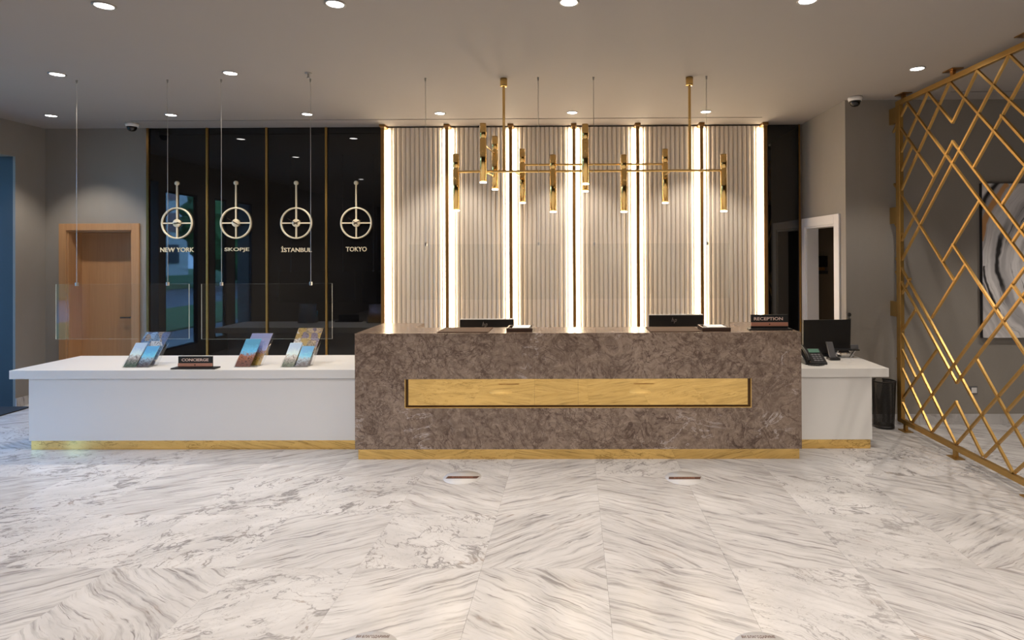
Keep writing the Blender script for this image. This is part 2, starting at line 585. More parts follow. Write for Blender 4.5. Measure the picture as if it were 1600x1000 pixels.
def text_mesh(name, body, x0, x1, z0, z1, y, depth, m, parent=None, frame=None, bold=.012):
    """raised lettering filling the box x0..x1, z0..z1 on the plane y (front face), or in a given frame (o,u,v,n)"""
    cu = bpy.data.curves.new(name, 'FONT')
    cu.body = body
    cu.extrude = .1
    cu.offset = bold
    cu.resolution_u = 3
    tmp = bpy.data.objects.new(name, cu)
    C.objects.link(tmp)
    dg = bpy.context.evaluated_depsgraph_get()
    dg.update()
    me = bpy.data.meshes.new_from_object(tmp.evaluated_get(dg))
    bpy.data.objects.remove(tmp)
    vx = [v.co.x for v in me.vertices]; vy = [v.co.y for v in me.vertices]
    ax, bx, ay, by = min(vx), max(vx), min(vy), max(vy)
    root = parent
    while root is not None and root.parent is not None:
        root = root.parent
    pts = []
    for v in me.vertices:
        s_ = (v.co.x - ax) / (bx - ax); q = (v.co.y - ay) / (by - ay); e = (v.co.z + .1) / .2
        if frame is None:
            pts.append(Vector((x0 + s_ * (x1 - x0), y - e * depth, z0 + q * (z1 - z0))))
        else:
            o, u, w, n = map(Vector, frame)
            pts.append(o + u * s_ + w * q + n * (e * depth))
    org = root.location if root is not None else Vector(((min(p.x for p in pts) + max(p.x for p in pts)) / 2, pts[0].y, min(p.z for p in pts)))
    for v, p in zip(me.vertices, pts):
        v.co = p - org
    me.materials.clear()
    me.materials.append(M[m])
    ob = bpy.data.objects.new(name, me)
    C.objects.link(ob)
    if parent is not None:
        ob.parent = parent
    else:
        ob.location = org
    return ob

# ================================================================== SETTING
# ---- floor: bed + individual marble tiles
floor = structure(MB().box(XL - 1.8, 7.6, -5.2, YB + .3, -.12, -.006).build('floor', 'grout'))
TP = .711
tile_me = MB().box(-TP / 2 + .0005, TP / 2 - .0005, -TP / 2 + .0005, TP / 2 - .0005, -.006, 0).mesh('floor_tile', 'marble')
def place_tile(x, y, me):
    o = bpy.data.objects.new('floor_tile', me)
    C.objects.link(o)
    o.parent = floor
    o.location = (x - floor.location.x, y - floor.location.y, -floor.location.z)
    return o
rnd = random.Random(11)
for iy in range(-3, 6):
    for ix in range(-9, 10):
        cx_, cy_ = -.535 + TP * (ix + .5), 3.447 + TP * (iy + .5)
        o = place_tile(cx_, cy_, tile_me)
        # veins fan out to both sides of the middle, book-matched now and then
        s_ = 1 if cx_ < -.9 else (-1 if cx_ > .1 else rnd.choice((-1, 1)))
        if rnd.random() < .12:
            s_ = -s_
        ang = -s_ * math.radians(rnd.uniform(24, 40))
        crk = 0 if rnd.random() < .68 else rnd.uniform(.6, 1)
        if (ix, iy) in ((-3, 0), (-4, 0), (-3, 1), (-5, 1), (-2, 1), (3, 1), (4, 2), (-5, 0), (-5, 2)):
            crk = 1
        o.color = (ang / (2 * PI) + .5, rnd.random(), crk, 1)

# remaining floor (behind the camera, far right, vestibule): big slabs of the same stone
def slab(x0, x1, y0, y1, col):
    o = MB().box(x0, x1, y0, y1, -.006, 0).build('floor_slab', 'marble', floor)
    o.color = col
slab(XL - 1.8, 7.6, -5.2, 3.447 - 3 * TP, (.6, .3, 0, 1))
slab(XL - 1.8, -.535 - 9 * TP, 3.447 - 3 * TP, YB + .3, (.42, .7, 0, 1))
slab(-.535 + 10 * TP, 7.6, 3.447 - 3 * TP, YB + .3, (.58, .5, 0, 1))
slab(-.535 - 9 * TP, -.535 + 10 * TP, 3.447 + 6 * TP, YB + .3, (.58, .1, 0, 1)) if 3.447 + 6 * TP < YB + .3 else None

# ---- ceiling with two recessed linear slots
SX0, SX1 = at(1, SLOT, 204, 190).x, at(1, SLOT, 1191, 184).x
RY = at(2, ZC, 1500, 143.5).y
RX0, RX1 = at(1, RY, 1484, 143.5).x, 7.4
CX0, CX1, CY0, CY1 = XL - 1.8, 7.6, -5.2, YB + .3
cm = MB()
sw = .016
cm.box(CX0, CX1, CY0, RY - sw, ZC, ZC + .12)
cm.box(CX0, RX0, RY - sw, RY + sw, ZC, ZC + .12)
cm.box(RX1, CX1, RY - sw, RY + sw, ZC, ZC + .12)
cm.box(CX0, CX1, RY + sw, SLOT - sw, ZC, ZC + .12)
cm.box(CX0, SX0, SLOT - sw, SLOT + sw, ZC, ZC + .12)
cm.box(SX1, CX1, SLOT - sw, SLOT + sw, ZC, ZC + .12)
cm.box(CX0, CX1, SLOT + sw, CY1, ZC, ZC + .12)
ceil = structure(cm.build('ceiling', 'ceiling'))
for a, b, y in ((SX0, SX1, SLOT), (RX0, RX1, RY)):
    MB().box(a, b, y - sw, y + sw, ZC + .03, ZC + .06).build('slot_diffuser', 'darkslot', ceil)

# ---- back wall: grey part with an oak door on the left
PX0 = at(1, YB, 229, 300).x                 # left end of black glass
DX0, DX1 = at(1, YB, 94, 400).x, at(1, YB, 219, 400).x
DI0, DI1 = at(1, YB, 105, 400).x, at(1, YB, 207, 400).x
DZ, DZI = 2.198, 2.113
wb = MB()
wb.box(XL - .3, DI0, YB, YB + .3, 0, ZC)
wb.box(DI0, DI1, YB, YB + .3, DZI, ZC)
wb.box(DI1, PX0, YB, YB + .3, 0, ZC)
wb.box(PX0, XR + .14, YB + .03, YB + .3, 0, ZC)
wb.box(DI0, DI1, YB + .265, YB + .3, 0, DZI)
wall_back = structure(wb.build('wall_back', 'grey'))

d1 = struct_root('door_1', ((DX0 + DX1) / 2, YB, 0))
for a, b in ((DX0, DI0), (DI1, DX1)):
    MB().box(a, b, YB - .022, YB - .001, 0, DZ).build('door_jamb', 'oak', d1, .003)
MB().box(DI0 + .0005, DI1 - .0005, YB - .022, YB - .001, DZI, DZ).build('door_head', 'oak', d1, .003)
MB().box(DI0 + .001, DI0 + .02, YB - .001, YB + .26, 0, DZI - .001).build('door_lining', 'oak', d1)
MB().box(DI1 - .02, DI1 - .001, YB - .001, YB + .26, 0, DZI - .001).build('door_lining', 'oak', d1)
MB().box(DI0 + .021, DI1 - .021, YB - .001, YB + .26, DZI - .02, DZI - .001).build('door_lining', 'oak', d1)
leaf = MB().box(DI0 + .022, DI1 - .022, YB + .2, YB + .245, .006, DZI - .024).build('door_leaf', 'oak', d1)
hp = at(1, YB + .17, 205, 496)
MB().cyl((hp.x, YB + .2, hp.z), (hp.x, YB + .145, hp.z), .011).cyl((hp.x + .01, YB + .15, hp.z), (hp.x - .125, YB + .15, hp.z), .0095).lathe((hp.x, YB + .2, hp.z), [(.026, -.008), (.026, 0)], axis='Y').build('door_handle', 'blackmatte', leaf)

# ---- black glass wall panels and their gold strips
gx = [at(1, YB, x, 300).x for x in (231.5, 324, 417, 510, 597)]
for k in range(4):
    MB().box(gx[k] + .0125, gx[k + 1] - .0125, YB + .004, YB + .028, .01, ZC - .002).build('black_glass_panel', 'blackglass', wall_back)
for k in range(4):
    w_ = .024 if k else .03
    MB().box(gx[k] - w_ / 2, gx[k] + w_ / 2, YB - .014, YB + .029, 0, ZC - .002).build('gold_strip', 'bronze' if k == 0 else 'goldpaint', wall_back)
rx0, rx1 = at(1, YB, 1201, 300).x, at(1, YB, 1248, 300).x
MB().box(rx0, rx1, YB + .004, YB + .028, .01, ZC - .002).build('black_glass_panel', 'blackglass', wall_back)
MB().box(rx1 + .0005, rx1 + .02, YB - .006, YB + .029, 0, ZC - .002).build('gold_strip', 'bronze', wall_back)

# ---- fluted bays with bronze posts and vertical LED strips
px_ = [at(1, YB - .14, x, 300).x for x in (597.5, 698, 797.8, 897, 997, 1097, 1196.5)]
for k in range(6):
    a, b = px_[k] + .03, px_[k + 1] - .03
    nfl, sub = 13, 10
    n = nfl * sub
    zs = (.02, ZC - .02)
    vs_, fs_ = [], []
    for i in range(n + 1):
        u = i / n
        ph = (u * nfl) % 1
        yy = YB - .006 - .022 * math.sqrt(max(0, 1 - (2 * ph - 1) ** 2)) ** 1.0
        for z in zs:
            vs_.append((a + (b - a) * u, yy, z))
    for i in range(n):
        fs_.append((2 * i, 2 * i + 2, 2 * i + 3, 2 * i + 1))
    o = len(vs_)
    vs_ += [(a, YB + .02, zs[0]), (b, YB + .02, zs[0]), (a, YB + .02, zs[1]), (b, YB + .02, zs[1])]
    fs_ += [(o, o + 2, o + 3, o + 1), tuple([o + 2] + [2 * i + 1 for i in range(n + 1)] + [o + 3]), tuple([o + 1] + [2 * i for i in range(n, -1, -1)] + [o])]
    mb = MB(); mb.poly(vs_, fs_)
    mb.build('fluted_panel', 'fluted', wall_back)
for k, x in enumerate(px_):
    post = MB().box(x - .021, x + .021, YB - .14, YB - .0005, 0, ZC - .0445).build('post', 'postbronze', wall_back, .002)
    MB().poly([(x + sx * w, YB - .1395 - (.012 if t else 0) if yy < 0 else YB - .001, z) for (w, z, t) in ((.022, ZC - .044, 0), (.034, ZC - .026, 1), (.034, ZC - .001, 1)) for (sx, yy) in ((-1, -1), (1, -1), (1, 1), (-1, 1))],
              [(3, 2, 1, 0)] + [(4 * i + j, 4 * i + (j + 1) % 4, 4 * i + 4 + (j + 1) % 4, 4 * i + 4 + j) for i in range(2) for j in range(4)] + [(8, 9, 10, 11)]).build('post_cap', 'postbronze', wall_back)
    for s_ in (-1, 1):
        if (k == 0 and s_ < 0) or (k == 6 and s_ > 0):
            continue
        xa, xb = sorted((x + s_ * .0218, x + s_ * .064))
        MB().box(xa, xb, YB - .046, YB - .032, .02, ZC - .05).build('led_strip', 'led', wall_back)

# ---- left wall: pier, tall opening into the entrance vestibule, glazed front
OY0, OY1, OZ = 5.45, at(0, XL, 24, 420).y, 2.98
wl = MB()
wl.box(XL - .03, XL, OY1, YB, 0, ZC)
wl.box(XL - .3, XL, OY0, OY1, OZ, ZC)
wl.box(XL - .3, XL, 5.3, OY0, 0, ZC)
panes = [(5.3, 4.45), (3.95, 3.57), (3.3, 2.66)]
solid = [(4.45, 3.95), (3.57, 3.3), (2.66, -5.2)]
for a, b in solid:
    wl.box(XL - (.08 if a > 3 else .3), XL, b, a, 0, ZC)
for a, b in panes:
    wl.box(XL - .08, XL, b, a, 0, .25)
    wl.box(XL - .08, XL, b, a, 2.85, ZC)
wall_left = structure(wl.build('wall_left', 'grey'))
for k, (a, b) in enumerate(panes):
    w_ = struct_root('window_%d' % (k + 1), (XL - .04, (a + b) / 2, .25))
    fr = MB()
    fr.box(XL - .06, XL - .001, b, b + .025, .25, 2.85).box(XL - .06, XL - .001, a - .025, a, .25, 2.85)
    fr.box(XL - .06, XL - .001, b + .025, a - .025, .25, .28).box(XL - .06, XL - .001, b + .025, a - .025, 2.82, 2.85)
    fr.build('window_frame', 'navy', w_)
    MB().box(XL - .035, XL - .027, b + .025, a - .025, .28, 2.82).build('window_pane', 'glazing', w_)
# vestibule
vb = MB()
vb.box(XL - 1.8, XL - .031, OY1, OY1 + .12, 0, OZ).box(XL - 1.8, XL - .301, OY1, OY1 + .12, OZ, ZC).box(XL - .3, XL - .031, OY1 + .001, OY1 + .12, OZ + .0005, ZC)
vb.box(XL - 1.8, XL - .3, OY0 - .12, OY0, 0, ZC)
structure(vb.build('wall_vestibule', 'navywall'))
w_ = struct_root('window_4', (XL - 1.7, (OY0 + OY1) / 2, 0))
vf = MB()
for y in (OY0, (OY0 + OY1) / 2 - .03, OY1 - .06):
    vf.box(XL - 1.74, XL - 1.66, y, y + .06, 0, ZC - .001)
for y0_, y1_ in ((OY0 + .06, (OY0 + OY1) / 2 - .03), ((OY0 + OY1) / 2 + .03, OY1 - .06)):
    for z in (.0, 2.3, ZC - .07):
        vf.box(XL - 1.74, XL - 1.66, y0_, y1_, z, z + .06)
    MB().box(XL - 1.705, XL - 1.695, y0_, y1_, .06, ZC - .07).build('window_pane', 'glazing', w_)
vf.build('window_frame', 'navy', w_)
# baseboards
bl = MB().box(XL, XL + .012, OY1, YB - .013, 0, .105).build('baseboard_left', 'marble'); structure(bl); bl.color = (.5, .2, 0, 1)
bb = MB().box(XL + .001, DX0 - .001, YB - .012, YB - .0005, 0, .105).build('baseboard_back', 'marble'); structure(bb); bb.color = (.5, .9, 0, 1)

# ---- right side wall with the white doorway
QY0, QY1 = at(0, XR, 1313.5, 420).y, YB - .008       # outer frame
QI0, QI1 = QY0 + .125, YB - .10
QZ, QZI = 2.215, 2.11
wr = MB()
wr.box(XR, XR + .14, YR, QI0, 0, ZC).box(XR, XR + .14, QI1, YB + .029, 0, ZC).box(XR, XR + .14, QI0, QI1, QZI, ZC)
wall_right = structure(wr.build('wall_right', 'grey'))
wall_alcove = structure(MB().box(XR + .14, 7.6, YR, YR + .14, 0, ZC).build('wall_alcove', 'grey'))
ba = MB().box(XR - .012, 7.4, YR - .012, YR - .0005, 0, .108).build('baseboard_alcove', 'marble'); structure(ba); ba.color = (.52, .33, 0, 1)
d2 = struct_root('door_2', (XR, (QY0 + QY1) / 2, 0))
MB().box(XR - .02, XR - .0005, QY0, QI0, 0, QZ).build('door_jamb', 'whitepaint', d2, .003)
MB().box(XR - .02, XR - .0005, QI1, QY1, 0, QZ).build('door_jamb', 'whitepaint', d2, .003)
MB().box(XR - .02, XR - .0005, QI0 + .0005, QI1 - .0005, QZI, QZ).build('door_head', 'whitepaint', d2, .003)
MB().box(XR, XR + .145, QI1 - .02, QI1 - .0005, 0, QZI - .0005).build('door_lining', 'whitepaint', d2)
MB().box(XR, XR + .145, QI0 + .0005, QI0 + .02, 0, QZI - .0005).build('door_lining', 'whitepaint', d2)
MB().box(XR, XR + .145, QI0 + .021, QI1 - .021, QZI - .02, QZI - .0005).build('door_lining', 'whitepaint', d2)
# corridor behind the doorway
structure(MB().box(XR + .14, 5.2, YB, YB + .3, 0, ZC).box(5.2, 5.3, YR + .14, YB + .3, 0, ZC).box(XR + .145, 5.2, YR + .141, YR + .16, 0, ZC).build('wall_corridor', 'darkroom'))

# ---- walls behind the camera
structure(MB().box(CX0, CX1, -5.3, -5.2, 0, ZC).build('wall_front', 'lobbydark'))
structure(MB().box(7.5, 7.6, -5.2, YR, 0, ZC).build('wall_far_right', 'lobbydark'))

# ================================================================== RECEPTION DESK
desk = thing('reception_desk', 'long brown marble reception desk with a recessed polished gold band', 'desk', ((XD0 + XD1) / 2, YD, 0))
Y1 = 5.68; Y2 = 6.055; WX0, WX1 = -1.505, 1.565; KZ = .092
ix0, ix1 = at(1, YD, 632, 610).x, at(1, YD, 1174.5, 610).x
iz1, iz0 = at(1, YD, 900, 592).z, at(1, YD, 900, 637.5).z
seam = at(1, YD, 903, 550).x
T = .03
for a, b, sd in ((XD0, seam - .0006, 0), (seam + .0006, XD1, 1)):
    m_ = MB()
    u0, u1 = (a, ix0) if sd == 0 else (ix1, b)
    v0, v1 = (ix0, b) if sd == 0 else (a, ix1)
    m_.box(u0, u1, YD, YD + T, KZ, ZD)
    m_.box(v0, v1, YD, YD + T, iz1, ZD)
    m_.box(v0, v1, YD, YD + T, KZ, iz0)
    m_.build('front_slab', 'stone', desk)
MB().box(XD0, XD1, YD + T, Y1, ZD - .03, ZD).build('top_ledge', 'stone', desk)
MB().box(XD0 + .02, XD1 - .02, YD + T + .001, Y1 - .01, KZ, ZD - .031).build('body', 'stone', desk)
for a, b in ((XD0, WX0), (WX1, XD1)):
    MB().box(a, b, Y1 + .0005, Y2, KZ, ZD).build('side_wing', 'stone', desk)
MB().box(WX0 + .001, WX1 - .001, Y1 + .001, Y2 + .12, .70, .735).build('inner_worktop', 'white', desk)
kx0, kx1 = at(1, YD + .02, 560, 710).x, at(1, YD + .02, 1249, 710).x
MB().box(kx0, kx1, YD + .02, Y1 - .02, 0, KZ - .0005).build('kick_plate', 'goldsheet', desk)
# gold inlay, its brass reveal
isx = [ix0 + .03, at(1, YD, 835, 610).x, seam, ix1 - .03]
for k in range(3):
    MB().box(isx[k] + (.0006 if k else 0), isx[k + 1] - (.0006 if k < 2 else 0), YD + .016, YD + .0305, iz0 + .022, iz1).build('inlay_panel', 'goldsheet', desk)
for a, b in ((ix0, ix0 + .008), (ix1 - .008, ix1)):
    MB().box(a, b, YD + .003, YD + .0305, iz0, iz1).build('inlay_trim', 'brass', desk)
MB().box(ix0 + .008, ix1 - .008, YD + .003, YD + .0305, iz0, iz0 + .007).build('inlay_trim', 'brass', desk)
MB().box(ix0 + .008, ix1 - .008, YD + .026, YD + .0305, iz0 + .007, iz0 + .022).build('inlay_shadow_gap', 'handdark', desk)
for a, b in ((ix0 + .008, ix0 + .0295), (ix1 - .0295, ix1 - .008)):
    MB().box(a, b, YD + .026, YD + .0305, iz0 + .0225, iz1).build('inlay_shadow_gap', 'handdark', desk)

# ================================================================== WHITE COUNTERS
def counter(name, label, x0, x1, bx0, bx1, k0, k1, yb):
    t = thing(name, label, 'counter', ((x0 + x1) / 2, YC, 0))
    MB().box(x0, x1, YC, yb, ZT - .079, ZT).build('countertop', 'white', t, .002)
    MB().box(bx0, bx1, YC + .018, yb - .04, .088, ZT - .0795).build('body', 'white', t)
    MB().box(k0, k1, YC + .036, yb - .07, 0, .0875).build('kick_plate', 'goldsheet', t)
    return t
YBODY = YC + .018
counter('concierge_counter', 'long white concierge counter with polished gold plinth left of the stone desk', XC0, XD0 - .002, at(1, YBODY, 45, 640).x, XD0 - .003,
        at(1, YC + .036, 49, 695).x, XD0 - .003, 6.32)
counter('side_counter', 'short white counter with gold plinth right of the stone desk', XD1 + .002, XC1, XD1 + .003, at(1, YBODY, 1362.5, 640).x,
        XD1 + .003, at(1, YC + .036, 1360, 690).x, 6.305)

# ================================================================== HANGING GLASS SCREENS
def glass_screen(label, x0, x1, y0, y1, wires):
    Y = 5.435
    a, b = at(1, Y, x0, y1), at(1, Y, x1, y0)
    t = thing('hanging_glass_screen', label, 'glass screen', ((a.x + b.x) / 2, Y, a.z), 'glass sneeze screens hung from the ceiling')
    th = .004
    p = MB().mat('glass')
    v = [(x, y, z) for z in (a.z, b.z) for y in (Y - th, Y + th) for x in (a.x, b.x)]
    p.poly(v, [(0, 1, 5, 4), (2, 6, 7, 3)])
    p.mat('glassedge')
    p.poly(v, [(0, 2, 3, 1), (4, 5, 7, 6), (0, 4, 6, 2), (1, 3, 7, 5)])
    pane = p.build('pane', None, t)
    for xw in wires:
        w = at(1, Y, xw, (y0 + 200) / 2)
        MB().cyl((w.x, Y, b.z + .012), (w.x, Y, ZC - .012), .0022, n=8).build('wire', 'wire', t)
        MB().cyl((w.x, Y, ZC - .03), (w.x, Y, ZC - .0005), .006, .009, n=12).build('ceiling_anchor', 'trimring', t)
        MB().box(w.x - .009, w.x + .009, Y - .012, Y + .012, b.z - .016, b.z + .016).build('clip', 'silver', t, .003)
    return t
glass_screen('hanging clear glass screen in front of the oak door', 87.5, 295.5, 443.5, 530, (120, 262))
glass_screen('hanging clear glass screen over the CONCIERGE sign and the black glass wall', 315, 519, 443, 530, (346, 485.5))
glass_screen('hanging clear glass screen over the left half of the stone desk', 640, 872.5, 381, 468, (665.3, 841.5))
glass_screen('hanging clear glass screen over the right half of the stone desk', 899, 1139, 380, 466.5, (928, 1104.5))

# ================================================================== CLOCKS
def clock(x, yb_top, yc, rad_px, label, hm):
    c = at(1, YB, x, yc)
    top = at(1, YB, x, yb_top)
    R = rad_px * YB / F
    y = YB - .0005
    t = thing('wall_clock', label, 'clock', (c.x, YB, c.z - R), 'four city clocks on the black glass wall')
    w = .0175
    MB().lathe((c.x, y, c.z), [(R - .0185, -.0), (R - .0185, -.018), (R, -.018), (R, 0)], 56, 'Y').build('ring', 'clockgold', t)
    MB().box(c.x - w / 2, c.x + w / 2, y - .014, y, c.z + .045, top.z - .015).build('stem', 'clockgold', t)
    MB().lathe((c.x, y, top.z), [(.0001, -.020), (.018, -.020), (.027, -.015), (.027, 0)], 24, 'Y').build('stem_knob', 'clockgold', t)
    MB().box(c.x - w / 2, c.x + w / 2, y - .014, y, c.z - R + .019, c.z - .045).build('spoke', 'clockgold', t)
    for s_ in (-1, 1):
        xa, xb = sorted((c.x + s_ * .045, c.x + s_ * (R - .019)))
        MB().box(xa, xb, y - .014, y, c.z - w / 2, c.z + w / 2).build('spoke', 'clockgold', t)
    hub = MB().lathe((c.x, y, c.z), [(.0001, -.022), (.044, -.022), (.050, -.017), (.050, 0)], 32, 'Y').build('hub', 'clockgold', t)
    for (deg, ln, wd, yy) in ((hm[0], .075, .007, .026), (hm[1], .115, .005, .030)):
        d = Vector((math.sin(math.radians(deg)), 0, math.cos(math.radians(deg))))
        n = Vector((d.z, 0, -d.x))
        b = Vector((c.x, y - yy, c.z))
        MB().poly([b - d * .03 + n * wd, b + d * ln + n * wd * .3, b + d * ln - n * wd * .3, b - d * .03 - n * wd] + [q + Vector((0, .003, 0)) for q in (b - d * .03 + n * wd, b + d * ln + n * wd * .3, b + d * ln - n * wd * .3, b - d * .03 - n * wd)],
                  [(0, 1, 2, 3), (7, 6, 5, 4), (0, 4, 5, 1), (1, 5, 6, 2), (2, 6, 7, 3), (3, 7, 4, 0)]).build('hand', 'handdark', hub)
    return t
CK = [(277.3, 286.5, 348.8, 24.8, 'NEW YORK', (250.5, 303.2, 394, 386.6), (88, 256)),
      (369.3, 286, 348.5, 24.8, 'SKOPJE', (351, 389.3, 394, 386.8), (118, 302)),
      (463.3, 286, 348.6, 24.8, '\u0130STANBUL', (439.5, 487, 394, 384.8), (62, 300)),
      (557, 286, 348.5, 24.8, 'TOKYO', (540.5, 573, 393, 385.6), (60, 305))]
CL = ['leftmost pale gold ring clock, above the NEW YORK lettering', 'pale gold ring clock above the SKOPJE lettering', 'pale gold ring clock above the \u0130STANBUL lettering', 'rightmost pale gold ring clock, above the TOKYO lettering']
for (x, yt, yc, rp, word, bx, hm), lab in zip(CK, CL):
    clock(x, yt, yc, rp, lab, hm)
    a, b = at(1, YB, bx[0], bx[2]), at(1, YB, bx[1], bx[3])
    tag(text_mesh('city_lettering', word, a.x, b.x, a.z, b.z, YB + .0035, .008, 'clockgold'), 'pale gold ' + word + ' lettering on the black glass wall', 'lettering', 'city names under the clocks')

# ================================================================== PENDANT CHANDELIER
YH = 5.46
ch = thing('chandelier', 'brass linear chandelier with hanging tube lights above the stone desk', 'chandelier', (at(1, YH, 930, 266).x, YH, at(1, YH, 930, 330).z))
def spot(name, loc, parent, power, color, size, blend, rad, tgt=None):
    l = bpy.data.lights.new(name, 'SPOT')
    l.energy = power; l.color = color; l.spot_size = math.radians(size); l.spot_blend = blend; l.shadow_soft_size = rad
    o = bpy.data.objects.new(name, l)
    C.objects.link(o)
    root = parent
    while root.parent is not None:
        root = root.parent
    o.parent = parent
    o.location = Vector(loc) - root.location
    return o
bz = at(1, YH, 930, 267.2).z
xa, xb = at(1, YH, 713, 266).x, at(1, YH, 1131, 266).x
MB().cyl((xa, YH, bz), (xb, YH, bz), .011, n=14).build('main_bar', 'brass', ch)
YK, YF1 = 5.80, 5.25
b2z = at(1, YK, 930, 257).z
tubes = [(712.8, 241, 329, YH), (755, 193, 285, YF1), (773.5, 213, 296, YK), (816.3, 233, 317, YK), (864.3, 242, 331, YH),
         (914.8, 194, 287.5, YF1 - .06), (914.6, 216, 299, YK), (975, 242, 331, YH), (1039.5, 233, 317, YK), (1131, 241, 330, YH)]
pos = []
for (x, yt, yb_, Y) in tubes:
    a, b = at(1, Y, x, yb_), at(1, Y, x, yt)
    pos.append((a.x, Y, a.z, b.z))
    R = .0285
    zb, zt = a.z, b.z
    zn = zb + (zt - zb) * .74
    tb = MB().lathe((a.x, Y, 0), [(R - .004, zb + .02), (R - .004, zb), (R, zb), (R, zn - .004), (R - .005, zn), (R - .005, zn + .010), (R, zn + .014), (R, zt), (.0001, zt)], 24).build('tube', 'brass', ch)
    MB().lathe((a.x, Y, 0), [(.0001, zb + .006), (R - .0045, zb + .006)], 20).lathe((a.x, Y, 0), [(R - .0045, zb + .0005), (R + .0015, zb - .004), (R + .0015, zb + .003), (R - .003, zb + .004)], 20).build('light_ring', 'pendlens', tb)
    spot('tube_light', (a.x, Y, zb - .006), tb, PEND_POWER, (1, .88, .70), 95, .8, .02)
x4, x9 = pos[3][0], pos[8][0]
MB().cyl((x4, YK, b2z), (x9, YK, b2z), .010, n=14).build('rear_bar', 'brass', ch)
for i in (2, 3, 6, 8):            # short arms from the main bar back to the rear tubes
    MB().cyl((pos[i][0] - (.05 if i in (2, 3) else 0), YH, bz), (pos[i][0], YK, bz - .005), .008, n=10).build('arm', 'brass', ch)
for i, j in ((1, 2), (5, 6)):     # arms from the rear tubes to the raised front tubes
    zz = pos[i][2] + (pos[i][3] - pos[i][2]) * .66
    MB().cyl((pos[i][0], pos[i][1], zz), (pos[j][0], pos[j][1], zz), .008, n=10).build('arm', 'brass', ch)
for xc in (787.3, 1077.6):
    c = at(1, YH, xc, 200)
    MB().cyl((c.x, YH, bz), (c.x, YH, ZC - .06), .0125, n=14).build('rod', 'brass', ch)
    MB().lathe((c.x, YH, 0), [(.0001, ZC - .075), (.031, ZC - .075), (.033, ZC - .07), (.033, ZC - .0005), (.0001, ZC - .0005)], 24).build('ceiling_canopy', 'brass', ch)

# ================================================================== LATTICE SCREEN
sc = thing('lattice_screen', 'tall golden metal lattice screen on the right', 'screen', (XS, 4.9, 0))
ZT0, ZB1 = 3.298, .114            # lower edge of top rail, upper edge of bottom rail
YE0, YE1 = 3.35, 6.20            # near end (outside the picture), far post
MB().box(XS - .02, XS + .02, YE0, YE1, ZT0, ZT0 + .045).build('top_rail', 'goldpaint', sc, .002)
MB().box(XS - .02, XS + .02, YE0, YE1, ZB1 - .045, ZB1).build('bottom_rail', 'goldpaint', sc, .002)
MB().box(XS - .02, XS + .02, YE1 - .075, YE1, ZB1 + .0005, ZT0 - .0005).build('post', 'goldpaint', sc, .002)
MB().box(XS - .02, XS + .02, YE0, YE0 + .06, ZB1 + .0005, ZT0 - .0005).build('post', 'goldpaint', sc, .002)
for y in (6.08, 5.29, 4.42, 3.6):
    MB().box(XS - .013, XS + .013, y - .02, y + .02, .008, ZB1 - .0455).box(XS - .045, XS + .045, y - .06, y + .06, .0005, .008).build('foot', 'goldpaint', sc)
    MB().box(XS - .013, XS + .013, y - .02, y + .02, ZT0 + .0455, ZC - .008).box(XS - .05, XS + .05, y - .07, y + .07, ZC - .008, ZC - .0005).build('ceiling_bracket', 'bronze', sc)
for (y0_, y1_) in ((172, 196), (325, 350), (470, 493)):
    za, zb_ = at(1, YR, 1388, y1_).z, at(1, YR, 1388, y0_).z
    MB().box(XS - .02, XS + .02, YE1 + .0005, YR - .0005, za, zb_).build('wall_bracket', 'goldpaint', sc)
bars = [  # photo pixels of the two ends; third: extend past the right picture edge
    (1416, 160.7, 1394, 206), (1416, 160.7, 1600, 407.5, 1), (1402, 194, 1458, 276), (1448, 144, 1400, 251), (1448, 144, 1486.5, 191),
    (1482, 127, 1405.5, 299), (1423, 229, 1401, 279), (1525, 109.5, 1486.5, 191), (1482, 127, 1600, 258.5, 1), (1486.5, 221, 1400, 390),
    (1487, 221, 1600, 369, 1), (1525, 109.5, 1600, 180, 1), (1574.5, 85, 1406, 408.5), (1574.5, 85, 1600, 109.5, 1), (1519, 261.5, 1600, 114, 1),
    (1563, 180, 1600, 221, 1), (1563, 320, 1600, 260, 1), (1528, 313.5, 1471.5, 408.5), (1487.5, 382, 1600, 553.5, 1), (1506, 413, 1454, 496),
    (1396.5, 288, 1489, 438), (1398, 350, 1409, 368), (1399.5, 404, 1581, 739), (1399, 425, 1493, 598), (1420, 436, 1402, 468.5),
    (1429, 483, 1401, 528), (1407, 519, 1492, 694), (1402, 533.5, 1429, 589), (1401, 560, 1454.6, 674.4), (1402, 614, 1422, 658),
    (1462.5, 546, 1402.5, 631), (1423.5, 659.5, 1600, 416.5, 1), (1493, 598, 1600, 456, 1), (1523.5, 559.5, 1600, 698, 1), (1580, 444.5, 1600, 472.5, 1),
    (1580, 377.5, 1600, 347.5, 1), (1492.5, 693.5, 1600, 570, 1), (1492, 628, 1534, 713), (1492, 628, 1455, 674), (1571, 642, 1600, 610, 1),
    (1536, 714, 1600, 649.5, 1), (1582.5, 738.5, 1600, 723, 1)]
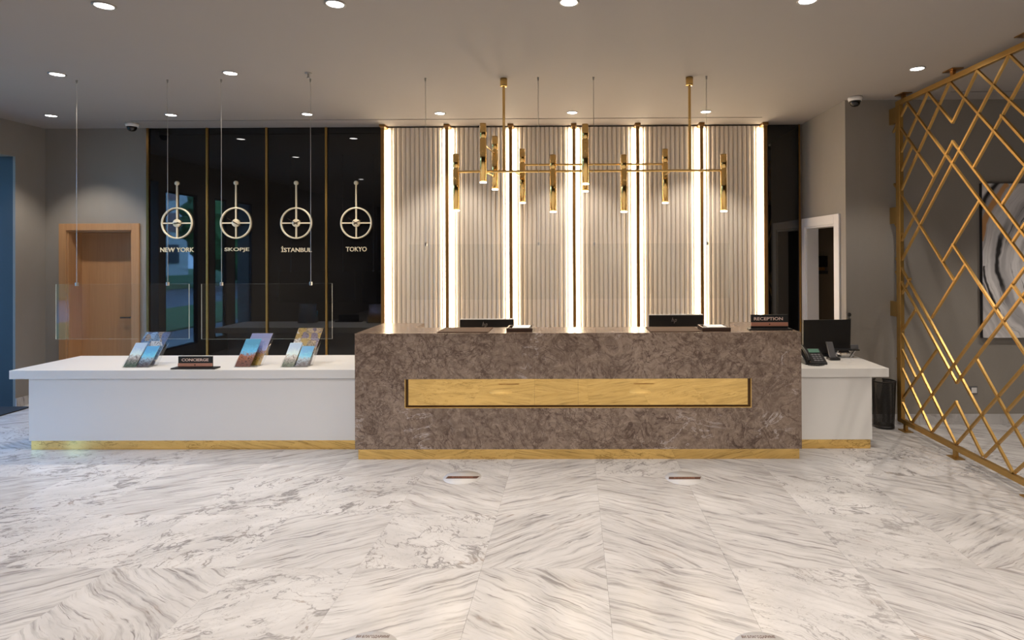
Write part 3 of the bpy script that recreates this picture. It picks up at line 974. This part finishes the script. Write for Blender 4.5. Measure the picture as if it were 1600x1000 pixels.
for k, b in enumerate(bars):
    p, q = at(0, XS - .012, b[0], b[1]), at(0, XS - .012, b[2], b[3])
    p.x = q.x = XS
    def clampz(p_, q_):
        if q_.z > ZT0 - .004 or q_.z < ZB1 + .004:
            zz = ZT0 - .002 if q_.z > 1 else ZB1 + .002
            s_ = (zz - p_.z) / (q_.z - p_.z)
            return p_ + (q_ - p_) * s_
        return q_
    if len(b) > 4:
        d = (q - p).normalized()
        s_ = ((YE0 + .06) - p.y) / d.y
        q = p + d * s_
    q = clampz(p, q); p = clampz(q, p)
    d = (q - p).normalized()
    if abs(p.z - ZT0) > .03 and abs(p.z - ZB1) > .03:
        p = p - d * .008
    if abs(q.z - ZT0) > .03 and abs(q.z - ZB1) > .03:
        q = q + d * .008
    # bars leaning one way sit a little nearer than those leaning the other
    rising = (q.y - p.y) * (q.z - p.z) > 0
    off = Vector((-.0022 if rising else .0022, 0, 0))
    MB().bar(p + off, q + off, .019, .019, (1, 0, 0)).build('lattice_bar', 'goldpaint', sc)

# ================================================================== CEILING FIXTURES
def downlight(loc, label, power=DOWN_POWER, group='recessed ceiling downlights', cone=96):
    x, y = loc
    t = thing('downlight', label, 'ceiling light', (x, y, ZC), group)
    MB().lathe((x, y, ZC), [(.066, -.0003), (.066, -.006), (.056, -.008), (.052, -.003), (.052, -.0003)], 32).build('trim_ring', 'trimring', t)
    l = MB().lathe((x, y, ZC), [(.0001, -.0045), (.0515, -.0045)], 28).build('lens', 'lens', t)
    spot('lamp', (x, y, ZC - .012), l, power, (1.0, .90, .79), cone, .5, .045)
    return t
row = {'front': 3.805, 'middle': 5.24, 'back': 6.79}
names = {'front': [(-2.987, 'leftmost'), (-1.509, 'second from the left'), (-.023, 'third from the left'), (1.484, 'rightmost')],
         'middle': [(-4.527, 'left of the leftmost hanging wire'), (-3.0, 'beside the third hanging wire'), (2.99, 'near the lattice screen')],
         'back': [(-5.937, 'leftmost'), (-4.565, 'second from the left'), (-3.014, 'third from the left'), (-1.506, 'fourth from the left'), (-.01, 'fifth from the left'), (1.497, 'rightmost')]}
for r, lst in names.items():
    for x, w in lst:
        if r == 'middle':
            lab = 'round recessed downlight ' + w + ', middle row'
        elif r == 'front':
            lab = 'round recessed downlight cut by the top picture edge, ' + w + ' of four'
        else:
            lab = 'round recessed downlight in the row nearest the back wall, ' + w
        downlight((x, row[r]), lab, DOWN_POWER * (1.5 if r == 'back' else 1))
for y in (2.3, .6, -1.4):
    for x in (-4.5, -1.5, 1.5, 4.5):
        downlight((x, y), 'round recessed downlight behind the viewpoint, mirrored in the black glass', DOWN_POWER * (2.8 if x > 1 and y > 2 else 2.0), 'downlights mirrored in the black glass', 130)
downlight((5.0, 5.0), 'added downlight out of view, brightening the swirl painting', DOWN_POWER * 1.9)  # extra lamp outside the view, added to brighten the painting and its wall

def dome(x, y, label):
    t = thing('dome_camera', label, 'camera', (x, y, ZC), 'ceiling dome cameras')
    MB().lathe((x, y, ZC), [(.0001, -.0005), (.068, -.0005), (.070, -.02), (.062, -.042), (.0001, -.042)], 28).build('housing', 'whitepaint', t)
    MB().lathe((x, y, ZC), [(.052, -.0425), (.052, -.055), (.045, -.078), (.028, -.094), (.0001, -.1)], 28).build('dome', 'screen', t)
    MB().lathe((x, y, ZC), [(.056, -.0422), (.056, -.05), (.0525, -.05), (.0525, -.0422)], 28).build('dome_collar', 'black', t)
dome(-5.33, 7.22, 'dome security camera on the ceiling above the oak door')
dome(at(1, 6.2, 1336, 160).x, 6.2, 'dome security camera on the ceiling near the white doorway')
sp_ = at(2, ZC, 482, 114)
s_ = thing('sprinkler', 'small sprinkler head on the ceiling beside the fourth hanging wire', 'sprinkler', (sp_.x, sp_.y, ZC))
MB().lathe((sp_.x, sp_.y, ZC), [(.0001, -.001), (.03, -.001), (.028, -.007), (.0001, -.008)], 20).build('flange', 'trimring', s_)
MB().cyl((sp_.x, sp_.y, ZC - .0085), (sp_.x, sp_.y, ZC - .04), .007, n=10).lathe((sp_.x, sp_.y, ZC), [(.0001, -.041), (.016, -.041), (.016, -.044), (.0001, -.044)], 14).build('head', 'trimring', s_)

# ================================================================== ITEMS ON THE STONE DESK
def desk_monitor(label, x0, x1, ytop, zlow=.80):
    Y = 5.93
    a, b = at(1, Y, x0, ytop), at(1, Y, x1, ytop)
    xa, xb, zt = a.x, b.x, (a.z + b.z) / 2
    xm = (xa + xb) / 2
    t = thing('desk_monitor', label, 'monitor', (xm, Y, .735), 'monitors behind the stone desk')
    back = MB().box(xa, xb, Y, Y + .022, zt - .31, zt).build('back_cover', 'black', t, .003)
    MB().box(xa + .001, xb - .001, Y + .0005, Y + .026, zt + .0003, zt + .008).build('top_edge', 'whitepaint', t)
    MB().box(xa + .006, xb - .006, Y + .0225, Y + .025, zt - .304, zt - .006).build('display', 'screen', t)
    MB().box(xm - .03, xm + .03, Y + .03, Y + .05, .747, zt - .12).box(xm - .03, xm + .03, Y + .0255, Y + .03, zt - .16, zt - .12).build('stand_neck', 'silver', t)
    MB().box(xm - .1, xm + .1, Y - .06, Y + .11, .7355, .7465).build('stand_base', 'silver', t, .003)
    # slanted four-stroke logo
    zl = zt - .052
    lg = MB()
    for (dx, z0, z1) in ((-.022, zl - .012, zl + .030), (-.008, zl - .012, zl + .012), (.007, zl - .028, zl + .012), (.021, zl - .012, zl + .012)):
        sl = .30
        lg.bar((xm - .02 + dx + (z0 - zl) * sl, Y - .001, z0), (xm - .02 + dx + (z1 - zl) * sl, Y - .001, z1), .0016, .0042, (0, 1, 0))
    for (dx, z) in ((-.013, zl + .0115), (.016, zl + .0115), (.012, zl - .0115)):
        lg.bar((xm - .02 + dx - .006, Y - .001, z), (xm - .02 + dx + .006, Y - .001, z), .0016, .004, (0, 1, 0))
    lg.build('logo', 'silver', back)
desk_monitor('black monitor back showing over the left half of the stone desk', 718.5, 803, 499.5)
desk_monitor('black monitor back showing over the right half of the stone desk', 1014, 1099, 492.5)

def flat_quad(name, pts, z, h, m, label, cat, group=None):
    lo = [at(2, z, *p) for p in pts]
    n = len(lo)
    v = [(p.x, p.y, z) for p in lo] + [(p.x, p.y, z + h) for p in lo]
    o = MB().poly(v, [tuple(range(n - 1, -1, -1)), tuple(range(n, 2 * n))] + [(i, (i + 1) % n, n + (i + 1) % n, n + i) for i in range(n)]).build(name, m, None, .0012)
    return tag(o, label, cat, group)
zp = ZD + .0006
def pad(xl, xr, sk, label):
    y0_, y1_ = YD + .035, YD + .375
    a = at(2, zp, xl, 519).x; b = at(2, zp, xr, 519).x
    v = [(a, y0_), (b, y0_), (b + sk, y1_), (a + sk, y1_)]
    t = thing('desk_pad', label, 'desk pad', ((a + b) / 2, y0_, zp), 'leather desk pads')
    MB().poly([(x, y, zp) for x, y in v] + [(x, y, zp + .006) for x, y in v], [(3, 2, 1, 0), (4, 5, 6, 7), (0, 1, 5, 4), (1, 2, 6, 5), (2, 3, 7, 6), (3, 0, 4, 7)]).build('pad', 'leather', t, .001)
    c = [((x - (a + b + sk) / 2) * .95 + (a + b + sk) / 2, (y - (y0_ + y1_) / 2) * .9 + (y0_ + y1_) / 2) for x, y in v]
    MB().poly([(x, y, zp + .0062) for x, y in c] + [(x, y, zp + .0072) for x, y in c], [(3, 2, 1, 0), (4, 5, 6, 7), (0, 1, 5, 4), (1, 2, 6, 5), (2, 3, 7, 6), (3, 0, 4, 7)]).build('writing_surface', 'leather', t)
pad(684.5, 763, .0, 'brown leather desk pad in front of the left desk monitor')
pad(1016, 1097, .0, 'brown leather desk pad in front of the right desk monitor')
def tray(xl, xr, label):
    y0_, y1_ = YD + .07, YD + .30
    a, b = at(1, y0_, xl, 516).x, at(1, y0_, xr, 516).x
    t = thing('paper_tray', label, 'tray', ((a + b) / 2, y0_, zp), 'small leather trays')
    z = zp
    MB().box(a, b, y0_, y1_, z, z + .008).build('base', 'darkleather', t)
    m_ = MB()
    m_.box(a, b, y0_, y0_ + .014, z + .0081, z + .034).box(a, b, y1_ - .014, y1_, z + .0081, z + .034)
    m_.box(a, a + .014, y0_ + .0141, y1_ - .0141, z + .0081, z + .034).box(b - .014, b, y0_ + .0141, y1_ - .0141, z + .0081, z + .034)
    m_.build('rim', 'darkleather', t, .002)
    MB().box(a + .05, b - .03, y0_ + .03, y1_ - .02, z + .0082, z + .036).build('note_pad', 'paper', t)
tray(791, 832, 'dark leather tray with white note paper beside the left desk monitor')
tray(1098, 1142, 'dark leather tray with white note paper beside the right desk monitor')

def desk_sign(name, label, xl, xr, xbl, xbr, yb_, yt, yc0, yc1, word, Y, z, tx, ty, yawd=0):
    """plate with raised lettering on a copper strip and a black base"""
    a, b = at(1, Y, xl, yb_), at(1, Y, xr, yb_)
    ba, bb_ = at(1, Y, xbl, yb_).x, at(1, Y, xbr, yb_).x
    zt = at(1, Y, (xl + xr) / 2, yt).z
    c0, c1 = at(1, Y, (xl + xr) / 2, yc0).z, at(1, Y, (xl + xr) / 2, yc1).z
    t = thing(name, label, 'sign', ((a.x + b.x) / 2, Y, z))
    MB().box(ba, bb_, Y - .045, Y + .05, z, z + .012).build('base', 'black', t, .003)
    z1 = z + .0125
    MB().box(a.x, b.x, Y, Y + .012, z1, zt).build('plate', 'black', t, .001)
    MB().box(a.x, b.x, Y - .006, Y - .0003, max(z1, c0), c1).build('copper_strip', 'copper', t)
    xm = (a.x + b.x) / 2
    MB().lathe((xm, Y - .0062, (max(z1, c0) + c1) / 2), [(.0001, -.002), (.006, -.002), (.006, 0)], 12, 'Y').build('emblem', 'handdark', t)
    p, q = at(1, Y, tx[0], ty[0]), at(1, Y, tx[1], ty[1])
    text_mesh('lettering', word, p.x, q.x, p.z, q.z, Y - .0003, .003, 'letter', t)
    return t
YS = YD + .18
desk_sign('reception_sign', 'black RECEPTION sign with copper strip at the right end of the stone desk', 1173.3, 1231, 1169, 1236, 511, 491.5, 509.5, 503.5, 'RECEPTION', YS, zp, (1178, 1223), (500.5, 495.5))
desk_sign('concierge_sign', 'black CONCIERGE sign with copper strip on the white counter', 278.5, 332, 271, 340, 574, 556.8, 572.5, 567.5, 'CONCIERGE', YC + .075, ZT + .0006, (284, 326), (564.5, 560))

# ================================================================== BROCHURE HOLDERS
LF = {'a': leaflet('leaflet_white_church', (.55, .72, .92), (.55, .48, .44), (.14, .18, .12), .3),
      'b': leaflet('leaflet_lake', (.16, .50, .88), (.42, .56, .70), (.16, .14, .15), 1.1),
      'c': leaflet('leaflet_collage_blue', (.30, .48, .75), (.10, .13, .28), (.40, .30, .20), 2.2, True),
      'd': leaflet('leaflet_terracotta', (.12, .42, .68), (.42, .16, .09), (.22, .10, .08), 3.4),
      'e': leaflet('leaflet_castle', (.35, .38, .65), (.45, .20, .08), (.60, .40, .08), 4.6),
      'f': leaflet('leaflet_collage_cream', (.62, .48, .33), (.20, .17, .30), (.55, .36, .08), 5.3, True)}
for k, m_ in LF.items():
    M['lf_' + k] = m_
def lean(x0, x1, yf, z0, z1, th, tilt, skew=0):
    """slab leaning back: yf at the bottom, leaning by tilt (dy/dz) and sideways by skew"""
    h = z1 - z0
    v = []
    for (y_, t_) in ((0, 0), (th, 0)):
        for x, z in ((x0, 0), (x1, 0), (x1, h), (x0, h)):
            v.append((x + skew * z, yf + y_ + tilt * z, z0 + z))
    return MB().poly(v, [(0, 1, 2, 3), (7, 6, 5, 4), (0, 4, 5, 1), (1, 5, 6, 2), (2, 6, 7, 3), (3, 7, 4, 0)])
def holder(label, xl, xr, fronts, back, ytop_front, ytop_back, skew):
    Y = YC + .12
    z = ZT + .0006
    a, b = at(1, Y, xl, 570).x, at(1, Y, xr, 570).x
    t = thing('brochure_holder', label, 'brochure holder', ((a + b) / 2, Y, z), 'acrylic brochure holders on the concierge counter')
    tl = .42
    zf = at(1, Y + .05, (xl + xr) / 2, ytop_front).z
    zb_ = at(1, Y + .16, (xl + xr) / 2, ytop_back).z
    MB().box(a, b, Y, Y + .13, z, z + .004).build('base', 'acrylic', t)
    lean(a, b, Y + .0005, z + .0045, z + .07, .003, tl, skew).build('front_lip', 'acrylic', t)
    lean(a, b, Y + .125, z + .0045, zb_, .003, tl, skew).build('back_plate', 'acrylic', t)
    lean(a + .004, b - .004, Y + .062, z + .0045, zf - .03, .003, tl, skew).build('divider', 'acrylic', t)
    for s_ in (a - .0032, b + .0002):
        zz = zf - .015
        v = []
        for dx in (0, .003):
            for (yy, zq) in ((0, z + .0045), (.126, z + .0045), (.126 + tl * (zz - z) * .95, zz), (tl * .06, z + .065)):
                v.append((s_ + dx + skew * (zq - z), Y + yy, zq))
        MB().poly(v, [(3, 2, 1, 0), (4, 5, 6, 7), (0, 1, 5, 4), (1, 2, 6, 5), (2, 3, 7, 6), (3, 0, 4, 7)]).build('side_plate', 'acrylic', t)
    return t, a, b, Y, z, tl, zf, zb_, skew
def leaf_at(mk, label, x0, x1, yo, z0, z1, key, n=3):
    t, a, b, Y, z, tl, zf, zb_, skew = mk
    o = lean(x0, x1, Y + yo, z + z0, z1, .012, tl, skew).build('brochure', 'lf_' + key)
    return tag(o, label, 'brochure', 'brochures in the holders')
mk = holder('acrylic brochure holder at the left end of the concierge counter', 190, 232, None, None, 537, 519, .26)
t, a, b, Y, z, tl, zf, zb_, skew = mk; m_ = (a + b) / 2
leaf_at(mk, 'blue and white church brochure, front left in the leftmost holder', a + .006, m_ - .008, .010, .006, zf, 'a')
leaf_at(mk, 'blue lake brochure, front right in the leftmost holder', m_ + .006, b - .006, .010, .006, zf - .03, 'b')
leaf_at(mk, 'blue picture collage brochure at the back of the leftmost holder', a + .008, b - .008, .075, .006, zb_ - .006, 'c')
mk = holder('narrow acrylic brochure holder in the middle of the three holders', 365, 400, None, None, 531, 521, .22)
t, a, b, Y, z, tl, zf, zb_, skew = mk
leaf_at(mk, 'terracotta rooftops brochure with blue sky in the middle holder', a + .003, a + (b - a) * .70, .010, .006, zf, 'd')
leaf_at(mk, 'orange and lilac brochure behind the rooftops brochure in the middle holder', a + .01, b - .004, .07, .006, zb_ - .004, 'e')
mk = holder('acrylic brochure holder nearest the stone desk', 438, 480, None, None, 537, 513, .2)
t, a, b, Y, z, tl, zf, zb_, skew = mk; m_ = (a + b) / 2
leaf_at(mk, 'grey and blue church brochure, front left in the holder nearest the stone desk', a + .006, m_ - .006, .010, .006, zf, 'a')
leaf_at(mk, 'blue lake brochure, front right in the holder nearest the stone desk', m_ + .006, b - .006, .010, .006, zf - .03, 'b')
leaf_at(mk, 'cream picture collage brochure at the back of the holder nearest the stone desk', a + .008, b - .008, .075, .006, zb_ - .006, 'f')

# ================================================================== RIGHT COUNTER ITEMS
ZS = ZT + .0006
YM = 6.20
a, b = at(1, YM, 1254, 552), at(1, YM, 1333, 500)
mo = thing('counter_monitor', 'large black monitor on the short white counter', 'monitor', ((a.x + b.x) / 2, YM, ZS))
MB().poly([(a.x + .012, YM - .0, b.z), (b.x, YM + .05, b.z - .002), (b.x - .018, YM + .03, a.z + .0), (a.x, YM - .02, a.z)] + [(a.x + .012, YM + .03, b.z), (b.x, YM + .08, b.z - .002), (b.x - .018, YM + .06, a.z), (a.x, YM + .01, a.z)],
          [(3, 2, 1, 0), (4, 5, 6, 7), (0, 1, 5, 4), (1, 2, 6, 5), (2, 3, 7, 6), (3, 0, 4, 7)]).build('housing', 'black', mo)
xm = (a.x + b.x) / 2
MB().box(xm - .035, xm + .035, YM + .062, YM + .078, ZS + .012, b.z - .15).build('stand_neck', 'black', mo)
MB().box(xm - .11, xm + .11, YM - .06, YM + .09, ZS, ZS + .011).build('stand_base', 'black', mo)
# webcam on a thin stalk behind the monitor
yw = YM + .06
w = at(1, yw, 1326.5, 491.5)
wc = thing('webcam', 'small round black webcam on a thin stalk on top of the counter monitor', 'webcam', (w.x, yw, b.z + .001))
MB().lathe((w.x, yw, w.z), [(.0001, -.014), (.018, -.014), (.021, -.008), (.021, .008), (.018, .014), (.0001, .014)], 20, 'Y').build('head', 'black', wc)
MB().cyl((w.x, yw, b.z + .007), (w.x, yw, w.z - .0215), .004, n=10).build('stalk', 'black', wc)
MB().box(w.x - .018, w.x + .018, yw - .012, yw + .012, b.z + .001, b.z + .0065).build('base', 'black', wc)
# desk phone
pA = at(2, ZS, 1262, 570); pB = at(2, ZS, 1291, 569)
ph = thing('desk_phone', 'black desk telephone with green display on the short white counter', 'telephone', ((pA.x + pB.x) / 2, pA.y, ZS))
y0 = pA.y
xa, xb = pA.x - .02, pB.x
def wedge(xa, xb, y0, y1, z0, zf, zb_):
    v = [(xa, y0, z0), (xb, y0, z0), (xb, y1, z0), (xa, y1, z0), (xa, y0, zf), (xb, y0, zf), (xb, y1, zb_), (xa, y1, zb_)]
    return MB().poly(v, [(3, 2, 1, 0), (4, 5, 6, 7), (0, 1, 5, 4), (1, 2, 6, 5), (2, 3, 7, 6), (3, 0, 4, 7)])
wedge(xa, xb, y0, y0 + .20, ZS, ZS + .018, ZS + .125).build('body', 'black', ph, .003)
sl = (.125 - .018) / .20
def onphone(x0, x1, u0, u1, h=.004):
    v = []
    for dz in (.0008, h):
        for x, u in ((x0, u0), (x1, u0), (x1, u1), (x0, u1)):
            v.append((x, y0 + u - sl * dz, ZS + .018 + sl * u + dz))
    return MB().poly(v, [(3, 2, 1, 0), (4, 5, 6, 7), (0, 1, 5, 4), (1, 2, 6, 5), (2, 3, 7, 6), (3, 0, 4, 7)])
wd = xb - xa
onphone(xa + wd * .42, xa + wd * .92, .135, .185).build('display', 'lcd', ph)
for r_ in range(4):
    for c_ in range(3):
        x = xa + wd * (.45 + .15 * c_)
        onphone(x, x + wd * .11, .02 + .026 * r_, .038 + .026 * r_).build('key', 'greyplastic', ph)
hs = [(xa + wd * .17, y0 + u, ZS + .018 + sl * u + hh) for u, hh in ((.0, .022), (.02, .034), (.06, .046), (.12, .046), (.165, .036), (.19, .024))]
MB().tube(hs, .017, 10).build('handset', 'black', ph)
cd = []
for k in range(64):
    u = k / 63
    cd.append((xa + .01 + .15 * u + .008 * math.cos(k * 1.4), y0 - .03 - .035 * math.sin(PI * u) + .006 * math.sin(k * 1.4), ZS + .0065 + .003 * math.sin(k * 1.4)))
MB().tube(cd, .003, 6).build('coiled_cord', 'black', ph)
# cordless handset in cradle
q = at(2, ZS, 1304, 563)
co = thing('cordless_phone', 'upright dark grey cordless handset in a cradle beside the desk telephone', 'telephone', (q.x, q.y, ZS))
MB().box(q.x - .045, q.x + .055, q.y - .01, q.y + .09, ZS, ZS + .022).build('cradle', 'black', co, .005)
lean(q.x - .033, q.x + .027, q.y + .02, ZS + .0225, ZS + .17, .024, .25, -.14).build('handset', 'greyplastic', co)
# low laptop stand with folded legs
q = at(2, ZS, 1322, 559)
ls = thing('monitor_riser', 'grey and black riser stand at the foot of the counter monitor', 'stand', (q.x, q.y, ZS))
MB().box(q.x - .16, q.x + .13, q.y - .015, q.y + .07, ZS + .072, ZS + .084).build('shelf', 'black', ls)
for dx in (-.10, .07):
    MB().bar((q.x + dx - .02, q.y + .02, ZS + .003), (q.x + dx + .03, q.y + .02, ZS + .0715), .02, .010, (0, 1, 0)).build('leg', 'silver', ls)
    MB().bar((q.x + dx + .03, q.y + .045, ZS + .003), (q.x + dx - .02, q.y + .045, ZS + .0715), .02, .010, (0, 1, 0)).build('leg', 'silver', ls)
lean(q.x + .06, q.x + .135, q.y + .02, ZS + .085, ZS + .125, .012, .2, 0).build('grey_tab', 'greyplastic', ls)

# waste bin
g = at(2, 0, 1381, 667.5)
g.x = 3.185
R0, R1 = .095, .112
zt = at(1, g.y, 1381, 594).z
bn = thing('waste_bin', 'tall black wire mesh waste bin at the end of the short white counter', 'waste bin', (g.x, g.y, .0005))
MB().lathe((g.x, g.y, 0), [(R0, .03), (R1, zt - .012)], 48).build('mesh_wall', 'binmesh', bn)
MB().lathe((g.x, g.y, 0), [(R1 - .004, zt - .012), (R1 + .003, zt - .012), (R1 + .004, zt - .002), (R1 - .002, zt)], 48, close=True).build('rim', 'black', bn)
MB().lathe((g.x, g.y, 0), [(.0001, .0006), (R0 + .001, .0006), (R0 + .002, .03), (R0 - .003, .03), (R0 - .004, .006), (.0001, .006)], 48).build('base', 'black', bn)
MB().lathe((g.x, g.y, 0), [(R0 - .012, .0305), (R1 - .012, zt - .05)], 40).build('bin_liner', 'black', bn) if False else None

# ================================================================== WALL ITEMS
pa = at(1, YR, 1531.5, 527.5); pt = at(1, YR, 1531.5, 287)
pw = pt.z - pa.z
art = thing('painting', 'square abstract painting of grey and black swirls on the right wall', 'painting', (pa.x, YR - .04, pa.z))
cv = MB().box(pa.x + .004, pa.x + pw, YR - .042, YR - .038, pa.z + .003, pt.z - .003).build('canvas', 'art', art)
MB().box(pa.x, pa.x + pw + .004, YR - .0378, YR - .0005, pa.z, pt.z).build('stretcher', 'blackmatte', art)
so = at(1, YR, 1520, 609.5)
sk = thing('wall_socket', 'small white wall socket behind the lattice screen', 'socket', (so.x, YR, so.z - .04))
MB().box(so.x - .05, so.x + .045, YR - .009, YR - .0005, so.z - .04, so.z + .04).build('plate', 'greyplastic', sk, .002)
MB().box(so.x - .02, so.x + .035, YR - .012, YR - .0092, so.z - .028, so.z + .028).build('insert', 'whitepaint', sk)
# key cabinet on the corridor wall
ka, kb = at(1, YB - .02, 1276, 428), at(1, YB - .02, 1292.5, 400)
kc = thing('key_cabinet', 'dark panel with an orange strip on the corridor wall beyond the doorway', 'wall panel', (ka.x, YB, ka.z))
z1, z2 = at(1, YB - .02, 1284, 417).z, at(1, YB - .02, 1284, 423).z
MB().box(ka.x - .06, kb.x, YB - .03, YB - .0005, z1, kb.z).build('panel', 'screen', kc)
MB().box(ka.x - .06, kb.x - .03, YB - .02, YB - .0005, z2 + .004, z1 - .006).build('strip', 'bronze', kc)
MB().box(ka.x - .06, kb.x, YB - .04, YB - .0005, ka.z, z2).build('tray', 'black', kc)

# ================================================================== FLOOR ITEMS
def sticker(x, y, label, words, near):
    r = .15
    t = thing('floor_sticker', label, 'sticker', (x, y, .0003), 'round floor stickers')
    MB().lathe((x, y, 0), [(.0001, .0012), (r, .0012), (r, .0003)], 48).build('disc', 'sticker', t)
    if near:
        z = .0013
        text_mesh('lettering', words, 0, 0, 0, 0, 0, .0006, 'stickerband', t, ((x - .078, y + r * .66, z), (.156, 0, 0), (0, .022, 0), (0, 0, 1)))
    else:
        v = [(x - .128, y - .028), (x + .122, y - .028), (x + .138, y + .022), (x - .118, y + .022)]
        MB().poly([(p, q, .0013) for p, q in v] + [(p, q, .0019) for p, q in v], [(3, 2, 1, 0), (4, 5, 6, 7), (0, 1, 5, 4), (1, 2, 6, 5), (2, 3, 7, 6), (3, 0, 4, 7)]).build('printed_band', 'stickerband', t)
        text_mesh('lettering', words, 0, 0, 0, 0, 0, .0004, 'copper', t, ((x - .085, y - .012, .002), (.17, 0, 0), (.004, .022, 0), (0, 0, 1)))
TX = '\u0412\u0418 \u0411\u041b\u0410\u0413\u041e\u0414\u0410\u0420\u0418\u041c\u0415'
sticker(-.905, 4.845, 'round floor sticker with a brown band before the left half of the stone desk', TX, False)
sticker(.876, 4.825, 'round floor sticker with a brown band before the right half of the stone desk', TX, False)
sticker(-.952, 2.72, 'round white floor sticker cut by the bottom picture edge, the left one', TX, True)
sticker(.857, 2.72, 'round white floor sticker cut by the bottom picture edge, the right one', TX, True)
for x, w_ in ((-.90, 'left'), (.96, 'right')):
    t = thing('floor_strip', 'brown floor strip mirrored in the gold band of the desk, the %s one' % w_, 'sticker', (x, 2.24, .0003), 'floor strips mirrored in the gold band')
    MB().box(x - .14, x + .14, 2.215, 2.265, .0003, .0012).build('printed_band', 'stickerband', t)
mt = MB().box(XL - 1.6, -6.44, OY0 + .05, OY1 + .0 - .002, .0004, .012)
tag(mt.build('entrance_mat', 'mat', None, .002), 'dark entrance mat on the marble floor at the far left', 'mat')

# ================================================================== OUTSIDE (mirrored in the black glass)
structure(MB().box(-60, XL - 1.9, -70, 30, -.35, -.2).build('ground', 'asphalt'))
structure(MB().box(-15, -10.5, -60, 30, -.2, -.16).build('lawn', 'grass'))
structure(MB().box(-60, -23, -70, 30, -.2, -.14).build('lawn_far', 'grass'))
def tree(x, y, h, r, m, label):
    t = thing('tree', label, 'tree', (x, y, -.16), 'trees mirrored in the black glass')
    MB().cyl((x, y, -.16), (x, y, h * .55), .16, .09, 10).build('trunk', 'bark', t)
    bm = bmesh.new()
    bmesh.ops.create_icosphere(bm, subdivisions=4, radius=1)
    rg = random.Random(int(x * 31 + y * 17))
    ph = [rg.uniform(0, 6) for _ in range(9)]
    me = bpy.data.meshes.new('crown')
    for v in bm.verts:
        d = v.co.normalized()
        k = 1 + .16 * math.sin(5 * d.x + ph[0]) * math.sin(6 * d.y + ph[1]) + .12 * math.sin(11 * d.z + ph[2]) * math.sin(10 * d.x + ph[3]) + .08 * math.sin(23 * d.y + ph[4]) * math.sin(21 * d.z + ph[5]) + rg.uniform(-.05, .05)
        v.co = Vector((d.x * r * k, d.y * r * k, d.z * h * .42 * k + h * .58))
    bm.to_mesh(me); bm.free()
    me.materials.append(M[m])
    o = bpy.data.objects.new('crown', me)
    C.objects.link(o); o.parent = t
for (x, y, h, r, m_, lb) in ((-24, -14, 7, 2.8, 'leaf1', 'dark green tree mirrored beside the NEW YORK clock'), (-31, -19, 8, 3.2, 'leaf2', 'light green tree mirrored behind the dark one'),
                            (-24, -27, 7, 3, 'leaf1', 'dark green tree mirrored beside the SKOPJE clock'), (-19.5, -20, 5.5, 2.2, 'leaf2', 'light green tree mirrored under the SKOPJE clock'),
                            (-27, -8, 4.2, 2.2, 'leaf1', 'low dark tree mirrored left of the NEW YORK clock'), (-17, -26, 6, 2.4, 'leaf2', 'light green tree mirrored near the second gold strip')):
    tree(x, y, h, r, m_, lb)
bd = thing('building', 'white apartment house mirrored above the NEW YORK clock', 'building', (-44, -30, -.2))
MB().box(-50, -38, -44, -16, -.2, 16).build('walls', 'stucco', bd)
for iz in range(5):
    for iy_ in range(8):
        y = -42.5 + iy_ * 3.3
        MB().box(-38.0, -37.9, y, y + 1.5, 1 + iz * 3, 2.8 + iz * 3).build('window', 'pinkshade' if (iz + iy_) % 3 else 'navy', bd)
